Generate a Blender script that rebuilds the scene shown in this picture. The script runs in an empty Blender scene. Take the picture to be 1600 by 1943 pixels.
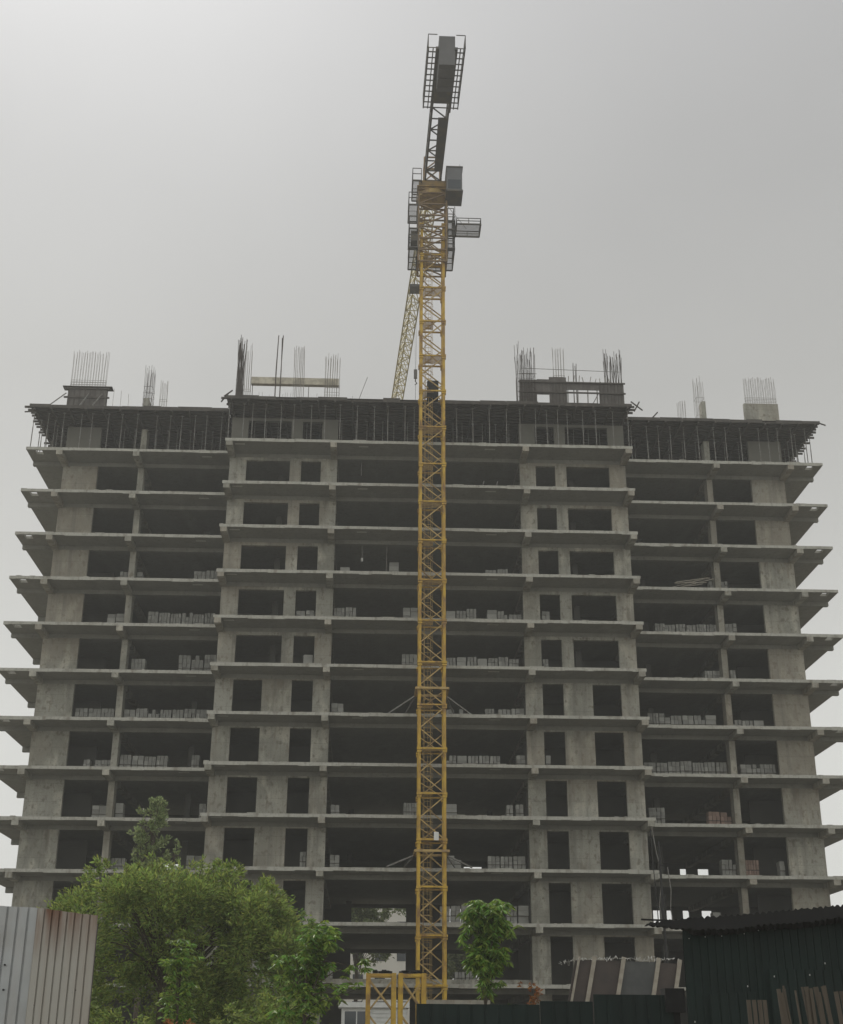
import bpy, math, random
from mathutils import Vector, Matrix
R = math.radians
random.seed(7)
scn = bpy.context.scene
col = scn.collection

# ---------------------------------------------------------------- camera
CAMP = Vector((0, -85.28, 1.6))
p_, y_, r_ = R(22.3585), R(2.1769), R(0.2676)
fw = Vector((math.sin(y_)*math.cos(p_), math.cos(y_)*math.cos(p_), math.sin(p_)))
rt = Vector((math.cos(y_), -math.sin(y_), 0)); up = rt.cross(fw)
rr = rt*math.cos(r_) + up*math.sin(r_); uu = up*math.cos(r_) - rt*math.sin(r_)
cam = bpy.data.cameras.new('camera'); co = bpy.data.objects.new('camera', cam); col.objects.link(co)
mw = Matrix((rr, uu, -fw)).transposed().to_4x4(); mw.translation = CAMP
co.matrix_world = mw
cam.sensor_fit = 'VERTICAL'; cam.sensor_height = 24.0
cam.lens = 24.0*2500/1943; cam.clip_start = .1; cam.clip_end = 4000
scn.camera = co
scn.render.resolution_x = 843; scn.render.resolution_y = 1024

# ---------------------------------------------------------------- world, sun, exposure
w = bpy.data.worlds.new("World"); scn.world = w; w.use_nodes = True
nt = w.node_tree; nt.nodes.clear()
N = nt.nodes.new; L = nt.links.new
SUN_DIR = Vector((-0.25, 0.58, 0.90)).normalized()
sky = N('ShaderNodeTexSky'); sky.sky_type = 'NISHITA'; sky.sun_disc = False
sky.sun_elevation = math.asin(SUN_DIR.z); sky.sun_rotation = math.atan2(SUN_DIR.x, SUN_DIR.y)
sky.dust_density = 6; sky.air_density = 1.5
hs = N('ShaderNodeHueSaturation'); hs.inputs['Saturation'].default_value = .06; L(sky.outputs[0], hs.inputs['Color'])
tc = N('ShaderNodeTexCoord'); sp = N('ShaderNodeSeparateXYZ'); L(tc.outputs['Generated'], sp.inputs[0])
rmp = N('ShaderNodeValToRGB'); L(sp.outputs['Z'], rmp.inputs[0])
e = rmp.color_ramp.elements
SKYR = [(0.0, (.86, .865, .83)), (.20, (.78, .785, .75)), (.34, (.60, .60, .575)), (.46, (.485, .484, .467)), (.58, (.46, .46, .455)), (.72, (.50, .50, .505)), (1, (.60, .60, .61))]
e[0].position = 0; e[0].color = (*SKYR[0][1], 1); e[1].position = 1; e[1].color = (*SKYR[-1][1], 1)
for q, c in SKYR[1:-1]:
    k = e.new(q); k.color = (*c, 1)
# thin bright cloud round the hidden sun, and the rest of the sky in view a little darker
dot = N('ShaderNodeVectorMath'); dot.operation = 'DOT_PRODUCT'; L(tc.outputs['Generated'], dot.inputs[0]); dot.inputs[1].default_value = SUN_DIR
gl = N('ShaderNodeMapRange'); gl.interpolation_type = 'SMOOTHSTEP'; L(dot.outputs['Value'], gl.inputs[0])
gl.inputs[1].default_value = .80; gl.inputs[2].default_value = 1.0; gl.inputs[3].default_value = .97; gl.inputs[4].default_value = 1.1
no = N('ShaderNodeTexNoise'); no.inputs['Scale'].default_value = 2.2; no.inputs['Detail'].default_value = 4; L(tc.outputs['Generated'], no.inputs['Vector'])
nr = N('ShaderNodeMapRange'); L(no.outputs['Fac'], nr.inputs[0]); nr.inputs[1].default_value = .3; nr.inputs[2].default_value = .7; nr.inputs[3].default_value = .93; nr.inputs[4].default_value = 1.07
mu = N('ShaderNodeMath'); mu.operation = 'MULTIPLY'; L(gl.outputs[0], mu.inputs[0]); L(nr.outputs[0], mu.inputs[1])
mu2 = N('ShaderNodeMath'); mu2.operation = 'MULTIPLY'; L(mu.outputs[0], mu2.inputs[0]); mu2.inputs[1].default_value = 9.3
sky_fill = N('ShaderNodeMapRange'); sky_fill.interpolation_type = 'SMOOTHSTEP'; L(sp.outputs['Y'], sky_fill.inputs[0]); sky_fill.inputs[1].default_value = -.7; sky_fill.inputs[2].default_value = .35; sky_fill.inputs[3].default_value = 1.5; sky_fill.inputs[4].default_value = 1.0  # unseen sky behind the camera brightened, added to light the facade
mu3 = N('ShaderNodeMath'); mu3.operation = 'MULTIPLY'; L(mu2.outputs[0], mu3.inputs[0]); L(sky_fill.outputs[0], mu3.inputs[1])
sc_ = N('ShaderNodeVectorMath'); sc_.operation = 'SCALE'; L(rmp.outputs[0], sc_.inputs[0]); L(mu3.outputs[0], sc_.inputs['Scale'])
mx = N('ShaderNodeMix'); mx.data_type = 'RGBA'; mx.inputs[0].default_value = .90
L(hs.outputs[0], mx.inputs[6]); L(sc_.outputs[0], mx.inputs[7])
bg = N('ShaderNodeBackground'); bg.inputs[1].default_value = .1; L(mx.outputs[2], bg.inputs[0])
wo = N('ShaderNodeOutputWorld'); L(bg.outputs[0], wo.inputs[0])
sun = bpy.data.lights.new('sun', 'SUN'); sun.energy = 1.6; sun.angle = R(14); sun.color = (1, .96, .9)
so = bpy.data.objects.new('sun', sun); col.objects.link(so); so.location = (-20, 20, 90)
so.rotation_euler = SUN_DIR.to_track_quat('Z', 'Y').to_euler()
scn.view_settings.view_transform = 'Standard'; scn.view_settings.look = 'None'
scn.view_settings.exposure = 0; scn.view_settings.gamma = 1
cy = scn.cycles
cy.max_bounces = 6; cy.diffuse_bounces = 4; cy.glossy_bounces = 2; cy.transmission_bounces = 3; cy.volume_bounces = 1; cy.transparent_max_bounces = 6
cy.use_denoising = True; cy.volume_max_steps = 64
try: cy.denoiser = 'OPENIMAGEDENOISE'
except Exception: pass

# ---------------------------------------------------------------- materials
def mat(name, base, rough=.85, metal=0, noise=None, rust=None, joints=False, island=0, hue=None, transl=0, streak=None, bump=0.0, topstain=None):
    m = bpy.data.materials.new(name); m.use_nodes = True; t = m.node_tree; n = t.nodes.new; l = t.links.new
    b = t.nodes['Principled BSDF']; b.inputs['Roughness'].default_value = rough; b.inputs['Metallic'].default_value = metal
    geo = n('ShaderNodeNewGeometry')
    cur = n('ShaderNodeRGB'); cur.outputs[0].default_value = (*base, 1); cur = cur.outputs[0]
    def mixc(fac, a, c2, mode='MIX'):
        x = n('ShaderNodeMix'); x.data_type = 'RGBA'; x.blend_type = mode
        if isinstance(fac, float): x.inputs[0].default_value = fac
        else: l(fac, x.inputs[0])
        l(a, x.inputs[6])
        if isinstance(c2, tuple): x.inputs[7].default_value = (*c2, 1)
        else: l(c2, x.inputs[7])
        return x.outputs[2]
    def noi(scale, det=4, vec=None, sx=(1, 1, 1), lo=.35, hi=.65, to=(0, 1)):
        mp = n('ShaderNodeMapping'); mp.inputs['Scale'].default_value = sx; l(vec or geo.outputs['Position'], mp.inputs['Vector'])
        x = n('ShaderNodeTexNoise'); x.inputs['Scale'].default_value = scale; x.inputs['Detail'].default_value = det; l(mp.outputs[0], x.inputs['Vector'])
        r = n('ShaderNodeMapRange'); l(x.outputs['Fac'], r.inputs[0]); r.inputs[1].default_value = lo; r.inputs[2].default_value = hi
        r.inputs[3].default_value = to[0]; r.inputs[4].default_value = to[1]
        return r.outputs[0]
    if noise:
        for (scale, amt, c2, sx, lo, hi) in noise:
            cur = mixc(noi(scale, 5, None, sx, lo, hi, (0, amt)), cur, c2)
    if streak:
        scale, amt, c2 = streak
        cur = mixc(noi(scale, 6, None, (1, 1, .06), .5, .75, (0, amt)), cur, c2)
    if topstain:   # rust that ran down from the cut top of the sheet
        za, zb, c2 = topstain; s = n('ShaderNodeSeparateXYZ'); l(geo.outputs['Position'], s.inputs[0])
        r = n('ShaderNodeMapRange'); l(s.outputs['Z'], r.inputs[0]); r.inputs[1].default_value = za; r.inputs[2].default_value = zb; r.inputs[3].default_value = 0; r.inputs[4].default_value = 1
        q = n('ShaderNodeMath'); q.operation = 'MULTIPLY'; l(r.outputs[0], q.inputs[0]); l(noi(7, 6, None, (1, 1, .12), .32, .6, (0, 1.0)), q.inputs[1])
        cur = mixc(q.outputs[0], cur, c2)
    if joints:   # board and lift joints left by the formwork, printed in the concrete
        s = n('ShaderNodeSeparateXYZ'); l(geo.outputs['Position'], s.inputs[0])
        md = n('ShaderNodeMath'); md.operation = 'PINGPONG'; l(s.outputs['Z'], md.inputs[0]); md.inputs[1].default_value = .61
        r = n('ShaderNodeMapRange'); l(md.outputs[0], r.inputs[0]); r.inputs[1].default_value = 0; r.inputs[2].default_value = .022; r.inputs[3].default_value = .38; r.inputs[4].default_value = 0
        cur = mixc(r.outputs[0], cur, (.10, .10, .085))
        md = n('ShaderNodeMath'); md.operation = 'PINGPONG'; l(s.outputs['X'], md.inputs[0]); md.inputs[1].default_value = .6
        r = n('ShaderNodeMapRange'); l(md.outputs[0], r.inputs[0]); r.inputs[1].default_value = 0; r.inputs[2].default_value = .018; r.inputs[3].default_value = .3; r.inputs[4].default_value = 0
        cur = mixc(r.outputs[0], cur, (.10, .10, .085))
    if rust:
        amt, c2, scale = rust
        cur = mixc(noi(scale, 6, None, (1, 1, .5), .48, .68, (0, amt)), cur, c2)
    if island:
        h = n('ShaderNodeHueSaturation'); l(cur, h.inputs['Color'])
        r = n('ShaderNodeMapRange'); l(geo.outputs['Random Per Island'], r.inputs[0]); r.inputs[3].default_value = 1-island; r.inputs[4].default_value = 1+island
        l(r.outputs[0], h.inputs['Value'])
        if hue:
            r = n('ShaderNodeMapRange'); mm = n('ShaderNodeMath'); mm.operation = 'FRACT'; m3 = n('ShaderNodeMath'); m3.operation = 'MULTIPLY'
            l(geo.outputs['Random Per Island'], m3.inputs[0]); m3.inputs[1].default_value = 7.31; l(m3.outputs[0], mm.inputs[0]); l(mm.outputs[0], r.inputs[0])
            r.inputs[3].default_value = .5-hue; r.inputs[4].default_value = .5+hue; l(r.outputs[0], h.inputs['Hue'])
        cur = h.outputs[0]
    l(cur, b.inputs['Base Color'])
    if bump:
        bp = n('ShaderNodeBump'); bp.inputs['Strength'].default_value = .6; bp.inputs['Distance'].default_value = bump
        l(noi(3.5, 6), bp.inputs['Height']); l(bp.outputs[0], b.inputs['Normal'])
    if transl:
        tr = n('ShaderNodeBsdfTranslucent'); l(cur, tr.inputs['Color']); ms = n('ShaderNodeMixShader'); ms.inputs[0].default_value = transl
        out = t.nodes['Material Output']; l(b.outputs[0], ms.inputs[1]); l(tr.outputs[0], ms.inputs[2]); l(ms.outputs[0], out.inputs[0])
    return m
one = (1, 1, 1)
CON = dict(noise=[(.35, .7, (.22, .215, .175), one, .4, .62), (1.1, .8, (.52, .50, .42), (1, 1, .5), .5, .66), (3.2, .8, (.17, .155, .12), (1, 1, .7), .55, .68), (2.1, .6, (.15, .12, .085), (1, 1, .25), .60, .72), (14, .5, (.16, .155, .13), one, .55, .7), (.13, .45, (.30, .255, .195), one, .45, .6)])
M = {}
M['wall'] = mat('concrete_wall', (.365, .36, .31), .9, joints=True, streak=(2.2, .7, (.17, .165, .14)), bump=.02, **CON)
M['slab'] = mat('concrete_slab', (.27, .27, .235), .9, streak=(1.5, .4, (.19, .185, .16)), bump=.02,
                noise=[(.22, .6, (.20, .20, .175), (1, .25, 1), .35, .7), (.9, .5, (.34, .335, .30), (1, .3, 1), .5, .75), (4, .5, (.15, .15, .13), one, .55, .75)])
M['edge'] = mat('slab_edge_lightened', (.44, .435, .385), .9, noise=[(1.2, .6, (.30, .295, .25), (1, 1, 2), .45, .7), (6, .6, (.24, .23, .20), one, .52, .7), (2.3, .7, (.20, .18, .145), (1, 1, .3), .54, .68)])  # lighter concrete for upright slab faces, the extra light they catch put in colour
M['inner'] = mat('concrete_inner_darkened', (.13, .13, .115), .95, noise=[(.5, .6, (.09, .09, .08), one, .4, .65)])  # darker copy of the concrete, shade of the open bays put into its colour
M['darkcon'] = mat('dark_concrete', (.15, .145, .122), .9, joints=True, noise=[(.8, .6, (.12, .12, .10), one, .4, .65)])  # darker concrete tone for the walls of the storey under the deck
M['plaster'] = mat('cement_patch', (.50, .50, .45), .9, noise=[(6, .5, (.36, .36, .32), one, .4, .65)])
M['ply'] = mat('weathered_plywood', (.085, .078, .068), .85, noise=[(1.1, .7, (.05, .045, .04), one, .4, .6), (4, .5, (.13, .115, .095), one, .5, .7)])
M['wood'] = mat('formwork_timber', (.09, .083, .072), .85, noise=[(3, .6, (.06, .05, .042), one, .4, .65)])
M['form'] = mat('form_panel', (.115, .105, .095), .7, noise=[(2, .7, (.07, .06, .055), one, .4, .6)], streak=(6, .5, (.17, .16, .15)))
M['tan'] = mat('hazed_form_board', (.62, .58, .47), .8, noise=[(2, .5, (.27, .25, .20), one, .4, .6)])  # board lightened, the haze in front of it put into the colour
M['rebar'] = mat('rebar_steel', (.10, .085, .075), .7, .3, noise=[(3, .6, (.06, .045, .035), one, .4, .6)])
M['rebar2'] = mat('pale_rebar', (.34, .325, .29), .7, .2, noise=[(3, .6, (.15, .12, .10), one, .4, .6)])  # paler tone of the rebar steel
M['prop'] = mat('prop_steel', (.22, .22, .205), .6, .3, noise=[(4, .7, (.14, .12, .10), one, .4, .6)])
M['crane'] = mat('crane_yellow', (.56, .36, .025), .5, 0, noise=[(.9, .7, (.36, .20, .03), one, .4, .65)], rust=(.8, (.17, .085, .035), 2.6))
M['crane_in'] = mat('crane_bracing', (.46, .32, .11), .6, 0, rust=(.85, (.20, .12, .065), 2.2))
M['crane_dark'] = mat('crane_grey_steel', (.085, .083, .078), .6, .1, noise=[(1.5, .5, (.16, .13, .08), one, .45, .65)])
M['cage'] = mat('cage_brown_steel', (.27, .175, .08), .65, 0, noise=[(1.4, .7, (.15, .11, .06), one, .4, .6)])
M['turn'] = mat('greasy_turntable', (.36, .225, .06), .6, 0, noise=[(1.6, .8, (.17, .12, .06), one, .4, .6)])
M['jib'] = mat('jib_hazed_yellow', (.50, .43, .20), .6, 0, rust=(.5, (.28, .22, .12), 2))  # crane yellow paled, the haze over the jib put into its colour
M['ballast'] = mat('ballast_concrete', (.14, .14, .14), .9, noise=[(1.2, .4, (.10, .10, .10), one, .4, .6)])
M['cab'] = mat('cab_paint', (.13, .135, .14), .4)
M['glass'] = mat('dark_glass', (.05, .06, .07), .08)
M['block'] = mat('aerated_block', (.31, .31, .285), .95, island=.22, noise=[(1.8, .5, (.22, .22, .20), one, .4, .65)])
M['redblock'] = mat('reddish_block', (.30, .215, .175), .95, island=.2, noise=[(1.8, .5, (.24, .16, .13), one, .4, .65)])
M['pallet'] = mat('pallet_wood', (.16, .12, .08), .9)
M['earth'] = mat('earth', (.16, .14, .11), .95, noise=[(.3, .6, (.11, .10, .08), one, .4, .6), (4, .5, (.21, .19, .16), one, .4, .6)])
M['bark'] = mat('bark', (.10, .08, .06), .95, noise=[(6, .6, (.05, .04, .03), one, .4, .6)])
M['leaf'] = mat('willow_leaf', (.24, .31, .075), .55, island=.55, hue=.03, transl=.5)
M['leaf2'] = mat('broad_leaf', (.18, .285, .05), .42, island=.6, hue=.035, transl=.45)
M['leaf3'] = mat('far_leaf', (.17, .21, .08), .6, island=.4, hue=.02, transl=.35)
M['poplar'] = mat('poplar_leaf', (.27, .33, .15), .5, island=.5, hue=.02, transl=.45)
M['dry'] = mat('dry_leaf', (.27, .115, .035), .8, island=.5, hue=.02, transl=.3)
M['tin'] = mat('pale_tin', (.43, .45, .45), .6, .1, noise=[(1.5, .5, (.29, .31, .31), one, .4, .65)], streak=(7, .4, (.45, .45, .44)), rust=(.2, (.24, .17, .11), 3.2))
M['rustin'] = mat('rusty_tin', (.40, .39, .35), .75, .1, streak=(5.5, .3, (.26, .19, .13)), rust=(.3, (.27, .18, .12), 1.7), topstain=(2.65, 3.35, (.145, .062, .03)))
M['green'] = mat('dark_green_sheet', (.006, .0175, .0145), .9, 0, noise=[(1.2, .6, (.005, .012, .010), one, .4, .6)], streak=(8, .5, (.016, .030, .026)))
M['tar'] = mat('tarred_roof', (.010, .010, .010), .9, noise=[(5, .4, (.02, .02, .018), one, .5, .7)])
M['plank'] = mat('weathered_plank', (.085, .07, .052), .9, island=.35, streak=(14, .7, (.05, .04, .03)))
M['panelb'] = mat('brown_panel', (.075, .06, .052), .8, noise=[(2.2, .6, (.05, .043, .04), one, .4, .6)])
M['panelg'] = mat('grey_panel', (.07, .074, .072), .8, noise=[(2.2, .6, (.11, .11, .105), one, .45, .65)])
M['batten'] = mat('pale_batten', (.36, .33, .27), .85, noise=[(5, .5, (.22, .19, .15), one, .4, .6)])
M['white'] = mat('white_paint', (.70, .71, .68), .6, noise=[(3, .4, (.5, .5, .46), one, .45, .65)])
M['black'] = mat('black_rubber', (.008, .008, .008), .7)
M['wire'] = mat('galvanised_wire', (.5, .5, .47), .5, .3)
M['facade'] = mat('plastered_facade', (.72, .70, .63), .9, noise=[(.5, .4, (.62, .60, .54), one, .4, .6)])

# ---------------------------------------------------------------- mesh helper
class MB:
    def __init__(s): s.v = []; s.f = []
    def box(s, x0, x1, y0, y1, z0, z1):
        b = len(s.v)
        s.v += [(x0, y0, z0), (x1, y0, z0), (x1, y1, z0), (x0, y1, z0), (x0, y0, z1), (x1, y0, z1), (x1, y1, z1), (x0, y1, z1)]
        s.f += [(b, b+3, b+2, b+1), (b+4, b+5, b+6, b+7), (b, b+1, b+5, b+4), (b+1, b+2, b+6, b+5), (b+2, b+3, b+7, b+6), (b+3, b, b+4, b+7)]
        return s
    def bar(s, a, b, w=.08, h=None, n=4, w2=None):
        a = Vector(a); b = Vector(b); d = b-a
        if d.length < 1e-6: return s
        d.normalize(); ref = Vector((0, 0, 1)) if abs(d.z) < .95 else Vector((0, 1, 0))
        u = d.cross(ref).normalized(); v = u.cross(d); h = w if h is None else h
        i = len(s.v); k2 = (w2/w) if w2 else 1
        if n == 4:
            for P, k in ((a, 1), (b, k2)):
                for su, sv in ((-1, -1), (1, -1), (1, 1), (-1, 1)): s.v.append(tuple(P+u*su*w*k/2+v*sv*h*k/2))
        else:
            for P, k in ((a, 1), (b, k2)):
                for j in range(n):
                    t = 2*math.pi*j/n; s.v.append(tuple(P+u*math.cos(t)*w*k/2+v*math.sin(t)*w*k/2))
        for j in range(n): s.f.append((i+j, i+(j+1) % n, i+n+(j+1) % n, i+n+j))
        s.f.append(tuple(i+j for j in reversed(range(n)))); s.f.append(tuple(i+n+j for j in range(n)))
        return s
    def quad(s, *p):
        b = len(s.v); s.v += [tuple(q) for q in p]; s.f.append(tuple(range(b, b+len(p)))); return s
    def build(s, name, m, parent=None, shift=None):
        me = bpy.data.meshes.new(name)
        off = Vector((0, 0, 0))
        q = parent
        while q is not None: off += q.location; q = q.parent
        me.from_pydata([(x-off.x, y-off.y, z-off.z) for x, y, z in s.v], [], s.f); me.update()
        me.materials.append(m)
        o = bpy.data.objects.new(name, me); col.objects.link(o)
        if parent is not None: o.parent = parent
        return o
def tag(o, label=None, cat=None, group=None, kind=None):
    if label: o['label'] = label
    if cat: o['category'] = cat
    if group: o['group'] = group
    if kind: o['kind'] = kind
    return o
def empty(name, loc, label=None, cat=None, group=None):
    o = bpy.data.objects.new(name, None); col.objects.link(o); o.location = loc; o.empty_display_size = .3
    return tag(o, label, cat, group)
def copy_tree(o, parent=None):
    c = o.copy(); col.objects.link(c); c.parent = parent
    for ch in list(o.children): copy_tree(ch, c)
    return c

# ================================================================ SETTING
g = MB()
ys = [-400, -58, -40, -18, 60, 3000]; zs = [0, 0, .9, 1.5, 1.5, 1.5]
for i in range(5): g.quad((-1500, ys[i], zs[i]), (1500, ys[i], zs[i]), (1500, ys[i+1], zs[i+1]), (-1500, ys[i+1], zs[i+1]))
tag(g.build('ground', M['earth']), kind='structure')
GZ = 1.5

# ================================================================ UNFINISHED BUILDING
C = 3.83
ZT = [42.14-3.3*k for k in range(11)] + [5.56]          # top of floor slab k
DECK = 45.44
B = empty('unfinished_building', (C, 8, GZ), 'bare grey concrete frame of an unfinished tower block with jutting floor slabs', 'building')
BEAMH = [-26.75, -21.23, -14.30, -6.88, 6.88, 14.30, 21.23, 26.75]
def plan(m, z0, z1):   # the plan of one floor slab, in butted rectangles, with a shaft hole near each front corner
    X = lambda h: C+h
    m.box(X(-14.6), X(14.6), 0, 2.2, z0, z1)
    m.box(X(-26.9), X(26.9), 2.2, 20.3, z0, z1)
    for s, hw in ((-1, 28.42), (1, 28.9)):
        a, b = 26.9, 29.15
        xs = sorted((X(s*28.05), X(s*28.58)))
        # strips round the hole (Y 2.62..2.80)
        x0, x1 = sorted((X(s*a), X(s*b)))
        m.box(x0, x1, 2.2, 2.40, z0, z1); m.box(x0, x1, 3.06, 11.3, z0, z1)
        m.box(x0, xs[0], 2.40, 3.06, z0, z1); m.box(xs[1], x1, 2.40, 3.06, z0, z1)
        x0, x1 = sorted((X(s*a), X(s*hw))); m.box(x0, x1, 11.3, 20.3, z0, z1)
for k, zt in enumerate(ZT):
    m = MB(); plan(m, zt-.2, zt)
    ms = m; re_ = random.Random(100+k)
    for (xa, xb_, yf) in ((C-14.6, C+14.6, 0), (C-29.15, C-14.62, 2.2), (C+14.62, C+29.15, 2.2)):
        x = xa
        while x < xb_-.3:
            l_ = min(re_.uniform(.3, 2.4), xb_-x-.02)
            if re_.random() < .6: ms.box(x, x+l_, yf-re_.uniform(.004, .03), yf+.05, zt-.2-re_.uniform(.004, .05), zt-re_.uniform(.06, .17))
            if re_.random() < .35: ms.box(x, x+l_*.4, yf-re_.uniform(.004, .02), yf+.4, zt+.001, zt+re_.uniform(.01, .045))
            x += l_+.02
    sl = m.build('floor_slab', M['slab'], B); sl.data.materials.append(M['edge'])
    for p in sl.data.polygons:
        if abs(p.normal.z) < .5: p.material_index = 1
    for h in BEAMH:
        y0 = -.015 if abs(h) < 15 else 2.185
        MB().box(C+h-.225, C+h+.225, y0, 20.1, zt-.56, zt-.2).build('cross_beam', M['wall'], sl)
    m = MB(); m.box(C-14.2, C+14.2, 2.17, 2.5, zt-.49, zt-.202); m.build('edge_beam', M['slab'], sl)
    for s in (-1, 1):
        x0, x1 = sorted((C+s*14.5, C+s*29.135)); MB().box(x0, x1, 4.37, 4.7, zt-.49, zt-.202).build('edge_beam', M['slab'], sl)
        x0, x1 = sorted((C+s*26.8, C+s*29.13)); MB().box(x0, x1, 10.9, 11.25, zt-.56, zt-.202).build('edge_beam', M['slab'], sl)
    # pale cement patches left where hoist and pipe sleeves were filled
    for (h, y, wd) in ((4.35, .62, .75), (-4.75, .6, .68), (-13.6, .55, .7), (-16.2, 2.9, .7)):
        if random.random() < .8 or h == 4.35:
            MB().box(C+h-wd/2, C+h+wd/2, y-.09, y+.09, zt-.214, zt-.2).build('sleeve_patch', M['plaster'], sl)
def piers(k):
    "walls and columns that stand on floor slab k"
    zt = ZT[k]; top = (ZT[k-1] if k else DECK-.1)-.49
    z1 = ZT[k-1] if k else DECK-.1
    up_ = k <= 5; WM = 'darkcon' if k == 0 else 'wall'
    lint = .72 if up_ else .58
    for s in (-1, 1):
        def bx(m, a, b, y0, y1, za, zb):
            x0, x1 = sorted((C+s*a, C+s*b)); m.box(x0, x1, y0, y1, za, zb)
        if up_: ps = [(13.24, 14.44), (9.27, 10.08), (6.66, 7.83)]
        else: ps = [(13.24, 14.44), (9.27, 11.27), (6.66, 7.83)]
        for a, b in ps:
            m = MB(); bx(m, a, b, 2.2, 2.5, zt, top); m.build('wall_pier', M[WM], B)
        if lint > .49:
            prev = None
            m = MB()
            gaps = [(7.83, 9.27), (ps[1][1], 13.24)]
            for a, b in gaps: bx(m, a, b, 2.2, 2.5, z1-lint, top)
            m.build('lintel', M[WM], B)
        m = MB(); bx(m, 24.38, 26.9, 4.4, 4.7, zt, top); bx(m, 26.6, 26.9, 4.7, 20.0, zt, top+.2)
        m.build('wing_wall', M[WM], B)
        m = MB(); bx(m, 20.99, 21.41, 4.42, 5.3, zt, top-.06); m.build('column', M['wall'], B)
        m = MB(); bx(m, 26.9, 28.35 if s < 0 else 28.85, 11.0, 11.25, zt, top-.08); m.build('fin_wall', M['wall'], B)
        # inner partitions that stop the view through most of the depth
        for q in ((14.25, 14.5, 2.5, 8), (6.95, 7.15, 6.0, 13), (7.16, 14.24, 8.01, 8.2), (14.5, 15.2, 9.2, 9.4), (23.4, 26.59, 9.2, 9.4)):
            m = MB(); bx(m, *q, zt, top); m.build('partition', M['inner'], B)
        for hh, yy in ((10.9, 5.2), (16.6, 8.6), (23.6, 13.5), (5.2, 14.5)):
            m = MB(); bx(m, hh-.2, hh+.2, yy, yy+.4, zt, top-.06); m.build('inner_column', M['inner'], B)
    # rear wall, open where the photo shows daylight between its piers
    ops = [(-19.9, -17.9), (-5.2, -.87), (2.3, 4.75), (18.25, 18.98), (19.2, 19.72), (20.57, 21.08), (22.05, 22.85)]
    if k == 9: ops = [(-19.9, -17.9), (3.6, 5.0), (20.57, 21.08), (21.98, 22.85)]
    if k == 0: ops = []
    if k == 10: ops = ops[1:]
    if k == 11: ops = [(-5.2, -.87), (2.3, 4.75)]
    m = MB(); a = -28.3
    for o0, o1 in ops + [(28.3, 28.3)]:
        m.box(C+a, C+o0, 20.0, 20.25, zt, top+.25 if False else z1-.2); a = o1
    lo_ = .62 if k == 9 else .47
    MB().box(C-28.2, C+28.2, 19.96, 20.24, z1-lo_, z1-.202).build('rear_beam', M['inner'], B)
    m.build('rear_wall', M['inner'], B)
for k in range(0, 12): piers(k)
# ground storey: piers only
m = MB()
for s in (-1, 1):
    for a, b, y in ((13.24, 14.44, 2.2), (9.27, 11.27, 2.2), (6.66, 7.83, 2.2)):
        x0, x1 = sorted((C+s*a, C+s*b)); MB().box(x0, x1, y, y+.3, GZ-.2, 5.56-.49).build('wall_pier', M['wall'], B)
    x0, x1 = sorted((C+s*24.38, C+s*26.9)); MB().box(x0, x1, 4.4, 4.7, GZ-.2, 5.56-.49).build('wing_wall', M['wall'], B)
    x0, x1 = sorted((C+s*20.99, C+s*21.41)); MB().box(x0, x1, 4.42, 5.3, GZ-.2, 5.56-.56).build('column', M['wall'], B)
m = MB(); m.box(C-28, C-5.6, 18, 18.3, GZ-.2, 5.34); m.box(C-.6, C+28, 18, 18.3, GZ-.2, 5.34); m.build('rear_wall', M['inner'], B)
m = MB(); m.box(C-6.6, C+6.6, 2.6, 2.9, 5.56, 5.95) ; m.build('kerb', M['wall'], B)

# ================================================================ ROOF FORMWORK
def deck(name_x0, name_x1, y0, y1, label):
    x0, x1 = C+name_x0, C+name_x1
    r = empty('formwork_deck', ((x0+x1)/2, (y0+y1)/2, DECK-.3), label, 'formwork', 'formwork decks of the next floor')
    MB().box(x0, x1, y0, y1, DECK-.03, DECK).build('plywood_sheet', M['ply'], r)
    # row of ragged plywood upstands at the front edge
    rnd = random.Random(int(x0*10)); x = x0
    m = MB()
    while x < x1-.1:
        w_ = min(x1-x, rnd.uniform(.9, 2.6))
        if rnd.random() < .9: m.box(x+.012, x+w_-.012, y0-.03-rnd.random()*.02, y0-.002, DECK-.16-rnd.random()*.1, DECK+rnd.uniform(.0, .09))
        x += w_
    m.build('edge_board', M['ply'], r)
    y = y0+.12
    while y < y1:
        a = rnd.uniform(-.05, .38) if x0 < -20 or name_x0 < -14 else rnd.uniform(0, .1)
        b = rnd.uniform(-.05, .38) if name_x1 > 14 else rnd.uniform(0, .1)
        MB().box(x0-a, x1+b, y, y+.09, DECK-.17-rnd.random()*.02, DECK-.031).build('joist', M['wood'], r)
        y += .48
    x = x0+.3
    while x < x1:
        MB().box(x, x+.11, y0-rnd.uniform(-.05, .22), y1, DECK-.35, DECK-.191).build('bearer', M['wood'], r)
        x += 1.25
    # loose timbers lying on the edge
    return r
deck(-14.72, 14.72, -.1, 16, 'dark timber formwork deck over the projecting middle bays')
deck(-29.25, -14.75, 2.0, 12, 'dark timber formwork deck over the left wing with ragged outer edge')
deck(14.75, 29.25, 2.0, 12, 'dark timber formwork deck over the right wing with ragged outer edge')
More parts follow.
